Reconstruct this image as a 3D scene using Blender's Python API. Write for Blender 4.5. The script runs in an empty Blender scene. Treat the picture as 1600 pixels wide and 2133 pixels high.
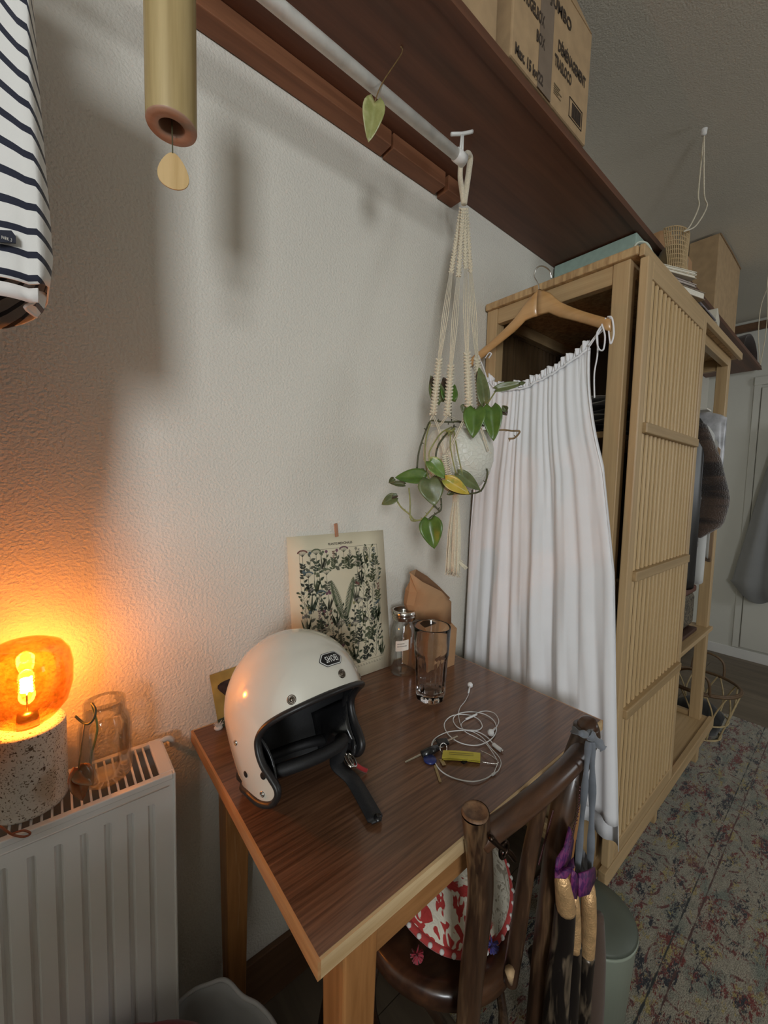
import bpy, bmesh, math, random
from mathutils import Vector, Matrix, noise
random.seed(7)
pi = math.pi
sc = bpy.context.scene
COL = sc.collection

# ------------------------------------------------------------------ camera
CAM = Vector((-0.2062, -0.8546, 1.2602)); FPX = 833.43
def _rot():
    rx, roll, rz = (math.radians(a) for a in (85.9526, 1.3538, -39.7119))
    return (Matrix.Rotation(rz, 3, 'Z') @ Matrix.Rotation(rx, 3, 'X') @ Matrix.Rotation(roll, 3, 'Z'))
RC = _rot()
cam = bpy.data.cameras.new('camera'); camo = bpy.data.objects.new('camera', cam); COL.objects.link(camo)
camo.matrix_world = Matrix.Translation(CAM) @ RC.to_4x4()
cam.sensor_fit = 'HORIZONTAL'; cam.sensor_width = 36; cam.lens = FPX * 36 / 1600; cam.clip_start = 0.02; cam.clip_end = 50
sc.camera = camo
def ray(u, v): return RC @ Vector(((u - 800) / FPX, -(v - 1066.5) / FPX, -1))
def at(u, v, ax, val):
    d = ray(u, v); i = 'xyz'.index(ax); return CAM + d * ((val - CAM[i]) / d[i])
def dep(u, v, z): return CAM + ray(u, v) * z

# ------------------------------------------------------------------ world, window light, fill light, exposure
w = bpy.data.worlds.new('world'); sc.world = w; w.use_nodes = True
bg = w.node_tree.nodes['Background']; bg.inputs[0].default_value = (0.75, 0.85, 1, 1); bg.inputs[1].default_value = 0.6
def area(name, loc, direction, sx, sy, power, col):
    l = bpy.data.lights.new(name, 'AREA'); l.shape = 'RECTANGLE'; l.size = sx; l.size_y = sy; l.energy = power; l.color = col
    o = bpy.data.objects.new(name, l); COL.objects.link(o); o.location = loc
    o.rotation_euler = Vector(direction).to_track_quat('-Z', 'Z').to_euler(); return o
area('window_daylight', (-1.75, -2.94, 1.62), (0, 1, 0), 0.62, 0.95, 58, (0.92, 0.965, 1.0))
area('window_daylight', (2.45, -2.94, 1.62), (0.12, 1, -0.05), 0.8, 0.95, 12, (0.92, 0.965, 1.0))  # added fill for the far side, no known window stands there
sc.cycles.transparent_max_bounces = 40; sc.cycles.max_bounces = 14; sc.cycles.transmission_bounces = 14
sc.view_settings.view_transform = 'Standard'; sc.view_settings.look = 'None'
sc.view_settings.gamma = 1; sc.view_settings.use_curve_mapping = False; sc.view_settings.exposure = 0.0

# ------------------------------------------------------------------ materials
def newmat(name):
    m = bpy.data.materials.new(name); m.use_nodes = True; nt = m.node_tree
    return m, nt, nt.nodes['Principled BSDF']
def N(nt, t, **kw):
    n = nt.nodes.new(t)
    for k, v in kw.items():
        if k in n.inputs: n.inputs[k].default_value = v
        else: setattr(n, k, v)
    return n
def coords(nt, scale=(1, 1, 1), kind='Object', rot=(0, 0, 0)):
    tc = N(nt, 'ShaderNodeTexCoord'); mp = N(nt, 'ShaderNodeMapping'); mp.inputs['Scale'].default_value = scale; mp.inputs['Rotation'].default_value = rot
    nt.links.new(tc.outputs[kind], mp.inputs[0]); return mp.outputs[0]
def ramp(nt, fac, stops, interp='LINEAR'):
    r = N(nt, 'ShaderNodeValToRGB'); r.color_ramp.interpolation = interp; e = r.color_ramp.elements
    while len(e) < len(stops): e.new(0.5)
    for i, (p, c) in enumerate(stops): e[i].position = p; e[i].color = (c + (1,)) if len(c) == 3 else c
    nt.links.new(fac, r.inputs[0]); return r.outputs[0]
def bump(nt, b, h, strength, dist=0.001):
    n = N(nt, 'ShaderNodeBump'); n.inputs['Strength'].default_value = strength; n.inputs['Distance'].default_value = dist
    nt.links.new(h, n.inputs['Height']); nt.links.new(n.outputs[0], b.inputs['Normal'])
def mixc(nt, fac, a, b, mode='MIX'):
    n = N(nt, 'ShaderNodeMix', data_type='RGBA', blend_type=mode)
    for s, val in ((0, fac), (6, a), (7, b)):
        if hasattr(val, 'is_linked') or hasattr(val, 'links'): nt.links.new(val, n.inputs[s])
        else: n.inputs[s].default_value = val if s == 0 else (tuple(val) + (1,))[:4]
    return n.outputs[2]
def plain(name, col, rough=0.5, var=0.08, scale=60, metal=0, bmp=0, bscale=None, coat=0, sheen=0, sss=0, bdist=0.001):
    m, nt, b = newmat(name); v = coords(nt)
    n = N(nt, 'ShaderNodeTexNoise', Scale=scale, Detail=4.0); nt.links.new(v, n.inputs['Vector'])
    lo = tuple(max(0, c * (1 - var)) for c in col); hi = tuple(min(1, c * (1 + var)) for c in col)
    nt.links.new(ramp(nt, n.outputs['Fac'], [(0.3, lo), (0.7, hi)]), b.inputs['Base Color'])
    b.inputs['Roughness'].default_value = rough; b.inputs['Metallic'].default_value = metal
    b.inputs['Coat Weight'].default_value = coat; b.inputs['Coat Roughness'].default_value = 0.08
    if sheen: b.inputs['Sheen Weight'].default_value = sheen
    if sss: b.inputs['Subsurface Weight'].default_value = sss; b.inputs['Subsurface Radius'].default_value = (.02, .02, .02); b.inputs['Subsurface Scale'].default_value = 0.3
    if bmp:
        n2 = N(nt, 'ShaderNodeTexNoise', Scale=bscale or scale, Detail=3.0); nt.links.new(v, n2.inputs['Vector']); bump(nt, b, n2.outputs['Fac'], bmp, bdist)
    return m
def wood(name, dark, light, axis='x', s=40, rough=0.45, coat=0, bmp=0.15, band=(0.35, 0.65), detail=6.0, stretch=0.06, wear=None):
    m, nt, b = newmat(name); sc3 = [s, s, s]; sc3['xyz'.index(axis)] = s * stretch; v = coords(nt, sc3)
    n = N(nt, 'ShaderNodeTexNoise', Scale=1.0, Detail=detail, Roughness=0.6, Distortion=0.25); nt.links.new(v, n.inputs['Vector'])
    c = ramp(nt, n.outputs['Fac'], [(band[0], dark), (band[1], light)])
    if wear:
        n3 = N(nt, 'ShaderNodeTexNoise', Scale=0.35, Detail=5.0, Roughness=0.7); nt.links.new(v, n3.inputs['Vector'])
        f = ramp(nt, n3.outputs['Fac'], [(0.58, (0, 0, 0)), (0.68, (1, 1, 1))]); c = mixc(nt, f, c, wear)
    nt.links.new(c, b.inputs['Base Color']); b.inputs['Roughness'].default_value = rough
    b.inputs['Coat Weight'].default_value = coat; b.inputs['Coat Roughness'].default_value = 0.15
    if bmp: bump(nt, b, n.outputs['Fac'], bmp, 0.0006)
    return m
def plaster(name, col, strength, dist, sc1=95, sc2=210):
    m, nt, b = newmat(name); v = coords(nt)
    n1 = N(nt, 'ShaderNodeTexNoise', Scale=sc1, Detail=2.0, Roughness=0.45, Distortion=0.0); n2 = N(nt, 'ShaderNodeTexNoise', Scale=2.5, Detail=3.0)
    for n in (n1, n2): nt.links.new(v, n.inputs['Vector'])
    nt.links.new(ramp(nt, n2.outputs['Fac'], [(0.3, tuple(c * 0.95 for c in col)), (0.7, col)]), b.inputs['Base Color'])
    b.inputs['Roughness'].default_value = 0.75
    bump(nt, b, ramp(nt, n1.outputs['Fac'], [(0.3, (0, 0, 0)), (0.7, (1, 1, 1))]), strength, dist); return m
def glassmat(name, col=(1, 1, 1), rough=0.0, ior=1.45):
    m, nt, b = newmat(name); b.inputs['Base Color'].default_value = col + (1,); b.inputs['Roughness'].default_value = rough
    b.inputs['Transmission Weight'].default_value = 1; b.inputs['IOR'].default_value = ior
    return m
def thinglass(name, col, gloss=1.0, speck=False):
    """thin clear glass wall: light passes straight through, fresnel reflection on top"""
    m, nt, b = newmat(name); out = nt.nodes['Material Output']; nt.nodes.remove(b)
    t = N(nt, 'ShaderNodeBsdfTransparent'); g = N(nt, 'ShaderNodeBsdfGlossy'); g.inputs['Roughness'].default_value = 0.03
    t.inputs[0].default_value = col + (1,)
    if speck:
        v = coords(nt, (130, 130, 170)); n = N(nt, 'ShaderNodeTexNoise', Scale=1.0, Detail=3.0); nt.links.new(v, n.inputs['Vector'])
        nt.links.new(ramp(nt, n.outputs['Fac'], [(0.36, tuple(c * 0.88 for c in col)), (0.5, col)]), t.inputs[0])
    f = N(nt, 'ShaderNodeLayerWeight'); f.inputs[0].default_value = 0.35
    mul = N(nt, 'ShaderNodeMath', operation='MULTIPLY'); mul.inputs[1].default_value = gloss; nt.links.new(f.outputs['Fresnel'], mul.inputs[0])
    mx = N(nt, 'ShaderNodeMixShader'); nt.links.new(mul.outputs[0], mx.inputs[0]); nt.links.new(t.outputs[0], mx.inputs[1]); nt.links.new(g.outputs[0], mx.inputs[2])
    nt.links.new(mx.outputs[0], out.inputs[0]); return m
def vcol(name, rough=0.6, attr='Col'):
    m, nt, b = newmat(name); a = N(nt, 'ShaderNodeVertexColor', layer_name=attr)
    v = coords(nt); n = N(nt, 'ShaderNodeTexNoise', Scale=300.0); nt.links.new(v, n.inputs['Vector'])
    nt.links.new(mixc(nt, 0.25, a.outputs[0], ramp(nt, n.outputs['Fac'], [(0.3, (.55, .55, .55)), (.7, (1, 1, 1))]), 'MULTIPLY'), b.inputs['Base Color'])
    b.inputs['Roughness'].default_value = rough; return m
def emit(name, col, s):
    m, nt, b = newmat(name); b.inputs['Emission Color'].default_value = col + (1,); b.inputs['Emission Strength'].default_value = s; return m

MT = {}
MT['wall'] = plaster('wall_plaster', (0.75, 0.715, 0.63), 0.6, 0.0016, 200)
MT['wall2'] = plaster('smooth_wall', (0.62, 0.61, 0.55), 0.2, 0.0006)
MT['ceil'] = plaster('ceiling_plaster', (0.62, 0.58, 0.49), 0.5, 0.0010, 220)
MT['shelf'] = wood('dark_red_shelf_wood', (0.088, 0.033, 0.017), (0.155, 0.062, 0.032), 'x', 26, 0.5, stretch=0.05)
MT['cleat'] = wood('cleat_wood', (0.16, 0.06, 0.025), (0.27, 0.11, 0.05), 'x', 30, 0.6)
MT['bamboo'] = wood('bamboo', (0.45, 0.30, 0.15), (0.58, 0.405, 0.215), 'z', 60, 0.42, stretch=0.03, bmp=0.05)
MT['bamboox'] = wood('bamboo_rail', (0.43, 0.285, 0.14), (0.55, 0.38, 0.20), 'x', 60, 0.42, stretch=0.03, bmp=0.05)
MT['bambooy'] = wood('bamboo_side_rail', (0.43, 0.285, 0.14), (0.55, 0.38, 0.20), 'y', 60, 0.42, stretch=0.03, bmp=0.05)
MT['bambooend'] = wood('bamboo_end_grain', (0.34, 0.20, 0.09), (0.62, 0.42, 0.21), 'z', 75, 0.5, stretch=0.1, bmp=0.05)
MT['railbrown'] = wood('brown_bamboo_rail', (0.36, 0.24, 0.115), (0.46, 0.31, 0.155), 'x', 60, 0.45, stretch=0.03, bmp=0.05)
MT['slatlight'] = wood('light_bamboo_slat', (0.60, 0.41, 0.20), (0.70, 0.50, 0.27), 'z', 60, 0.42, stretch=0.03, bmp=0.02)
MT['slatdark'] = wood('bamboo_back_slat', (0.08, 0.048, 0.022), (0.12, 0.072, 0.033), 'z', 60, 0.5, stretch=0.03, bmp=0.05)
MT['laminate'] = wood('walnut_laminate', (0.092, 0.040, 0.020), (0.225, 0.108, 0.058), 'x', 230, 0.28, coat=0.3, bmp=0.05, band=(0.33, 0.68), stretch=0.035)
MT['edge'] = wood('orange_wood_edge', (0.42, 0.20, 0.075), (0.60, 0.33, 0.14), 'y', 60, 0.4, coat=0.2)  # light orange wood, with the lamp's orange cast put into the colour
MT['edgex'] = wood('pale_wood_edge', (0.50, 0.32, 0.15), (0.68, 0.50, 0.28), 'x', 60, 0.45)
MT['legw'] = wood('orange_wood_leg', (0.30, 0.125, 0.035), (0.48, 0.22, 0.075), 'z', 50, 0.45, coat=0.1, wear=(0.6, 0.38, 0.2))
MT['apron'] = wood('orange_wood_apron', (0.28, 0.12, 0.035), (0.46, 0.22, 0.08), 'x', 50, 0.45, coat=0.1)
MT['chair'] = wood('worn_dark_chair_wood', (0.024, 0.012, 0.007), (0.085, 0.042, 0.022), 'z', 40, 0.36, coat=0.25, bmp=0.5, stretch=0.12, wear=(0.19, 0.11, 0.055))
MT['chairx'] = wood('dark_rail_wood', (0.028, 0.012, 0.007), (0.095, 0.042, 0.02), 'x', 30, 0.34, coat=0.3, bmp=0.2, stretch=0.12)
MT['cutwood'] = wood('sawn_wood_end', (0.10, 0.05, 0.025), (0.22, 0.12, 0.06), 'z', 90, 0.6)
MT['paint'] = plain('white_radiator_paint', (0.72, 0.71, 0.68), 0.35, 0.03, 8, coat=0.2)
MT['rod'] = plain('scuffed_white_rod', (0.68, 0.66, 0.61), 0.45, 0.12, 45)
MT['bracket'] = plain('white_bracket', (0.74, 0.73, 0.70), 0.4, 0.05)
MT['dark'] = plain('dark_gap', (0.012, 0.010, 0.008), 0.8)
MT['floor'] = wood('grey_brown_floor', (0.115, 0.088, 0.06), (0.19, 0.15, 0.105), 'y', 14, 0.5, stretch=0.08)
MT['brown'] = wood('brown_skirting', (0.085, 0.04, 0.018), (0.15, 0.075, 0.035), 'x', 25, 0.5)
MT['card'] = plain('cardboard', (0.42, 0.285, 0.155), 0.8, 0.1, 30, bmp=0.1, bscale=200)
MT['carddark'] = plain('cardboard_edge', (0.26, 0.165, 0.085), 0.85, 0.15, 60)
MT['tape'] = plain('brown_parcel_tape', (0.20, 0.15, 0.11), 0.3, 0.1, 40)
MT['ink'] = plain('dark_print', (0.045, 0.03, 0.02), 0.7)
MT['barcode'] = plain('pale_print', (0.22, 0.16, 0.09), 0.7)
MT['helmet'] = plain('cream_helmet_gloss', (0.74, 0.71, 0.62), 0.16, 0.02, 4, coat=1)
MT['rubber'] = plain('black_rubber', (0.018, 0.016, 0.016), 0.38, 0.1)
MT['liner'] = plain('black_liner', (0.010, 0.010, 0.011), 0.6, 0.2, 200, bmp=0.2, bscale=600)
MT['vinyl'] = plain('black_gloss_vinyl', (0.014, 0.014, 0.015), 0.2, 0.1)
MT['strap'] = plain('black_webbing', (0.018, 0.018, 0.02), 0.55, 0.2, 400, bmp=0.3, bscale=700)
MT['chrome'] = plain('chrome', (0.75, 0.73, 0.70), 0.16, 0.03, metal=1)
MT['bronze'] = plain('dark_metal_button', (0.20, 0.17, 0.14), 0.3, 0.1, metal=1)
MT['sticker_b'] = plain('sticker_black', (0.012, 0.012, 0.014), 0.3)
MT['sticker_w'] = plain('sticker_white', (0.82, 0.82, 0.80), 0.35)
MT['cord'] = plain('cream_cotton_cord', (0.72, 0.64, 0.48), 0.85, 0.12, 300, bmp=0.5, bscale=900, sheen=0.3)
MT['pot'] = plain('white_ceramic_pot', (0.74, 0.72, 0.64), 0.35, 0.03, 6)
def crackle():
    m, nt, b = newmat('crackled_ivory_ceramic'); v = coords(nt, (1, 1, 1.0))
    n = N(nt, 'ShaderNodeTexNoise', Scale=22.0, Detail=2.0); nt.links.new(v, n.inputs['Vector'])
    vv = N(nt, 'ShaderNodeVectorMath', operation='ADD'); nt.links.new(v, vv.inputs[0]); sm = N(nt, 'ShaderNodeVectorMath', operation='SCALE'); sm.inputs['Scale'].default_value = 0.02
    nt.links.new(n.outputs['Color'], sm.inputs[0]); nt.links.new(sm.outputs[0], vv.inputs[1])
    vo = N(nt, 'ShaderNodeTexVoronoi', feature='DISTANCE_TO_EDGE', Scale=95.0); nt.links.new(vv.outputs[0], vo.inputs['Vector'])
    h = ramp(nt, vo.outputs['Distance'], [(0.0, (1, 1, 1)), (0.16, (0, 0, 0))]); bump(nt, b, h, 0.5, 0.0012)
    b.inputs['Base Color'].default_value = (0.70, 0.68, 0.59, 1); b.inputs['Roughness'].default_value = 0.38; return m
MT['pot'] = crackle()
def leafmat(name, a, b2, blotch=None):
    m, nt, b = newmat(name); v = coords(nt); n = N(nt, 'ShaderNodeTexNoise', Scale=45.0, Detail=4.0, Roughness=0.6); nt.links.new(v, n.inputs['Vector'])
    c = ramp(nt, n.outputs['Fac'], [(0.35, a), (0.65, b2)])
    if blotch:
        n2 = N(nt, 'ShaderNodeTexNoise', Scale=28.0, Detail=3.0); nt.links.new(v, n2.inputs['Vector'])
        c = mixc(nt, ramp(nt, n2.outputs['Fac'], [(0.5, (0, 0, 0)), (0.57, (1, 1, 1))]), c, blotch)
    nt.links.new(c, b.inputs['Base Color']); b.inputs['Roughness'].default_value = 0.33; b.inputs['Subsurface Weight'].default_value = 0.08
    b.inputs['Subsurface Scale'].default_value = 0.01; bump(nt, b, n.outputs['Fac'], 0.3, 0.001); return m
MT['leaf'] = leafmat('green_leaf', (0.055, 0.13, 0.022), (0.10, 0.20, 0.035))
MT['leaf2'] = leafmat('olive_leaf', (0.085, 0.12, 0.045), (0.15, 0.19, 0.08))
MT['leafv'] = leafmat('variegated_leaf', (0.10, 0.19, 0.04), (0.17, 0.28, 0.06), (0.42, 0.44, 0.18))
MT['leafy'] = leafmat('yellowing_leaf', (0.50, 0.36, 0.045), (0.62, 0.44, 0.08), (0.34, 0.34, 0.06))
MT['leafb'] = leafmat('browned_leaf', (0.028, 0.02, 0.014), (0.075, 0.055, 0.035), (0.09, 0.12, 0.05))
MT['leafdead'] = leafmat('dried_brown_leaf', (0.12, 0.055, 0.02), (0.24, 0.12, 0.045))
MT['leafpale'] = leafmat('pale_leaf', (0.25, 0.27, 0.09), (0.36, 0.37, 0.15), (0.45, 0.44, 0.22))
MT['stem'] = plain('dark_stem', (0.07, 0.07, 0.028), 0.5, 0.3, 120)
MT['stemg'] = plain('pale_green_stem', (0.27, 0.27, 0.09), 0.45, 0.2, 90)
MT['stemb'] = plain('brown_stem', (0.21, 0.13, 0.05), 0.5, 0.3, 90)
MT['soil'] = plain('potting_soil', (0.03, 0.022, 0.015), 0.95, 0.4, 200, bmp=1, bscale=200)
MT['hanger'] = wood('hanger_wood', (0.50, 0.27, 0.10), (0.63, 0.37, 0.16), 'y', 35, 0.3, coat=0.4, bmp=0.02)
MT['paper'] = plain('kraft_paper', (0.45, 0.255, 0.125), 0.75, 0.07, 25, bmp=0.3, bscale=40, bdist=0.002)
MT['paperin'] = plain('kraft_paper_inside', (0.22, 0.11, 0.05), 0.8, 0.1, 25)
MT['poster'] = plain('aged_cream_paper', (0.72, 0.65, 0.47), 0.6, 0.03, 8)
MT['glass'] = glassmat('clear_glass'); MT['thin'] = thinglass('thin_clear_glass', (0.975, 0.98, 0.975), 0.5)
MT['water'] = thinglass('water', (0.975, 0.96, 0.92), 0.3)
MT['amber'] = thinglass('amber_glass', (1.0, 0.82, 0.55), 0.35, True); MT['bulb'] = thinglass('bulb_glass', (1, 0.95, 0.85), 0.08)
MT['film'] = emit('glowing_filament', (1.0, 0.52, 0.12), 160)
MT['white'] = plain('white_plastic', (0.80, 0.80, 0.80), 0.3, 0.02, coat=0.3)
MT['fluff'] = plain('white_fluff', (0.7, 0.68, 0.64), 0.9, 0.1)
MT['tag'] = plain('paper_tag', (0.72, 0.68, 0.60), 0.8)
def terrazzo():
    m, nt, b = newmat('speckled_terrazzo'); v = coords(nt); n = N(nt, 'ShaderNodeTexNoise', Scale=420.0, Detail=2.0, Roughness=0.4); n2 = N(nt, 'ShaderNodeTexNoise', Scale=150.0, Detail=2.0)
    for q in (n, n2): nt.links.new(v, q.inputs['Vector'])
    c = ramp(nt, n.outputs['Fac'], [(0.34, (0.18, 0.13, 0.08)), (0.42, (0.62, 0.57, 0.49))])
    c = mixc(nt, ramp(nt, n2.outputs['Fac'], [(0.30, (1, 1, 1)), (0.34, (0, 0, 0))]), c, (0.10, 0.06, 0.035))
    nt.links.new(c, b.inputs['Base Color']); b.inputs['Roughness'].default_value = 0.7; bump(nt, b, n.outputs['Fac'], 0.35, 0.001); return m
MT['terrazzo'] = terrazzo()
def cloth(name, col, sheen=0.2, var=0.04, sss=0.0, scale=900, bmp=0.15, rough=0.85):
    return plain(name, col, rough, var, 12, bmp=bmp, bscale=scale, sheen=sheen, bdist=0.0006)
MT['dress'] = cloth('white_viscose', (0.88, 0.88, 0.90), 0.1, 0.02)
def stripes():
    m, nt, b = newmat('navy_striped_jersey'); uv = N(nt, 'ShaderNodeUVMap'); sp = N(nt, 'ShaderNodeSeparateXYZ'); nt.links.new(uv.outputs[0], sp.inputs[0])
    f = N(nt, 'ShaderNodeMath', operation='FRACT'); nt.links.new(sp.outputs[1], f.inputs[0])
    nt.links.new(ramp(nt, f.outputs[0], [(0.0, (0.74, 0.72, 0.68)), (0.71, (0.012, 0.014, 0.03)), (1.0, (0.012, 0.014, 0.03))], 'CONSTANT'), b.inputs['Base Color'])
    b.inputs['Roughness'].default_value = 0.9; b.inputs['Sheen Weight'].default_value = 0.3
    v = coords(nt); n = N(nt, 'ShaderNodeTexNoise', Scale=700.0); nt.links.new(v, n.inputs['Vector']); bump(nt, b, n.outputs['Fac'], 0.3, 0.0006); return m
MT['stripe'] = stripes(); MT['jersey'] = cloth('white_jersey_hem', (0.74, 0.70, 0.66)); MT['navy'] = cloth('navy_label', (0.018, 0.02, 0.035))
def rugmat():
    m, nt, b = newmat('distressed_oriental_rug'); v = coords(nt); vs = coords(nt, (1, 2.3, 1))
    def ns(scale, vec, det=4.0, rough=0.6, dist=0.3):
        n = N(nt, 'ShaderNodeTexNoise', Scale=scale, Detail=det, Roughness=rough, Distortion=dist); nt.links.new(vec, n.inputs['Vector']); return n.outputs['Fac']
    c = ramp(nt, ns(7, vs), [(0.35, (0.30, 0.29, 0.23)), (0.5, (0.41, 0.375, 0.30)), (0.65, (0.22, 0.25, 0.21))])
    def over(c, fac, lo, hi, col): return mixc(nt, ramp(nt, fac, [(lo, (0, 0, 0)), (hi, (1, 1, 1))]), c, col)
    def off(vec, o):
        n = N(nt, 'ShaderNodeVectorMath', operation='ADD'); n.inputs[1].default_value = o; nt.links.new(vec, n.inputs[0]); return n.outputs[0]
    m1 = N(nt, 'ShaderNodeMath', operation='MULTIPLY'); nt.links.new(ns(9, off(vs, (3, 1, 0)), 2), m1.inputs[0]); nt.links.new(ns(60, vs, 4, 0.7, 1), m1.inputs[1])
    c = over(c, m1.outputs[0], 0.285, 0.33, (0.21, 0.04, 0.035))
    m2 = N(nt, 'ShaderNodeMath', operation='MULTIPLY'); nt.links.new(ns(11, off(vs, (8, 5, 0)), 2), m2.inputs[0]); nt.links.new(ns(70, off(vs, (1, 1, 1)), 4, 0.7, 1), m2.inputs[1])
    c = over(c, m2.outputs[0], 0.295, 0.335, (0.03, 0.035, 0.048))
    m3 = N(nt, 'ShaderNodeMath', operation='MULTIPLY'); nt.links.new(ns(12, off(vs, (2, 9, 0)), 2), m3.inputs[0]); nt.links.new(ns(50, off(vs, (4, 1, 1)), 4, 0.7, 1), m3.inputs[1])
    c = over(c, m3.outputs[0], 0.32, 0.36, (0.42, 0.34, 0.14))
    c = over(c, ns(34, off(vs, (5, 5, 2)), 5, 0.75, 1.2), 0.63, 0.70, (0.08, 0.045, 0.05))
    vo = N(nt, 'ShaderNodeTexVoronoi', Scale=5.5, feature='F1'); nt.links.new(v, vo.inputs['Vector'])   # worn flower rosettes
    wv = N(nt, 'ShaderNodeMath', operation='SINE'); ml = N(nt, 'ShaderNodeMath', operation='MULTIPLY'); ml.inputs[1].default_value = 30; nt.links.new(vo.outputs['Distance'], ml.inputs[0]); nt.links.new(ml.outputs[0], wv.inputs[0])
    m4 = N(nt, 'ShaderNodeMath', operation='MULTIPLY'); nt.links.new(ramp(nt, wv.outputs[0], [(0.55, (0, 0, 0)), (0.9, (1, 1, 1))]), m4.inputs[0]); nt.links.new(ns(26, off(vs, (7, 1, 3)), 5, 0.75), m4.inputs[1])
    c = over(c, m4.outputs[0], 0.48, 0.56, (0.17, 0.06, 0.055))
    n = N(nt, 'ShaderNodeTexNoise', Scale=240.0, Detail=2.0); nt.links.new(vs, n.inputs['Vector'])
    c = mixc(nt, 0.75, c, ramp(nt, n.outputs['Fac'], [(0.36, (0.35, 0.35, 0.35)), (0.6, (1.15, 1.15, 1.15))]), 'MULTIPLY')
    # the two woven border lines running along the rug
    sp = N(nt, 'ShaderNodeSeparateXYZ'); nt.links.new(v, sp.inputs[0])
    for yy, col in ((-0.592, (0.03, 0.035, 0.035)), (-0.622, (0.09, 0.04, 0.035))):
        s = N(nt, 'ShaderNodeMath', operation='ADD'); s.inputs[1].default_value = -yy; nt.links.new(sp.outputs[1], s.inputs[0])
        a = N(nt, 'ShaderNodeMath', operation='ABSOLUTE'); nt.links.new(s.outputs[0], a.inputs[0])
        k = N(nt, 'ShaderNodeMath', operation='MULTIPLY'); k.inputs[1].default_value = 100; nt.links.new(a.outputs[0], k.inputs[0])
        q = N(nt, 'ShaderNodeMath', operation='ADD'); nt.links.new(k.outputs[0], q.inputs[0]); nt.links.new(ns(25, v, 4), q.inputs[1])
        c = mixc(nt, ramp(nt, q.outputs[0], [(0.55, (1, 1, 1)), (0.75, (0, 0, 0))]), c, col)
    nt.links.new(c, b.inputs['Base Color']); b.inputs['Roughness'].default_value = 0.95; b.inputs['Sheen Weight'].default_value = 0.2
    bump(nt, b, n.outputs['Fac'], 0.6, 0.003); return m
MT['rug'] = rugmat()

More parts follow.
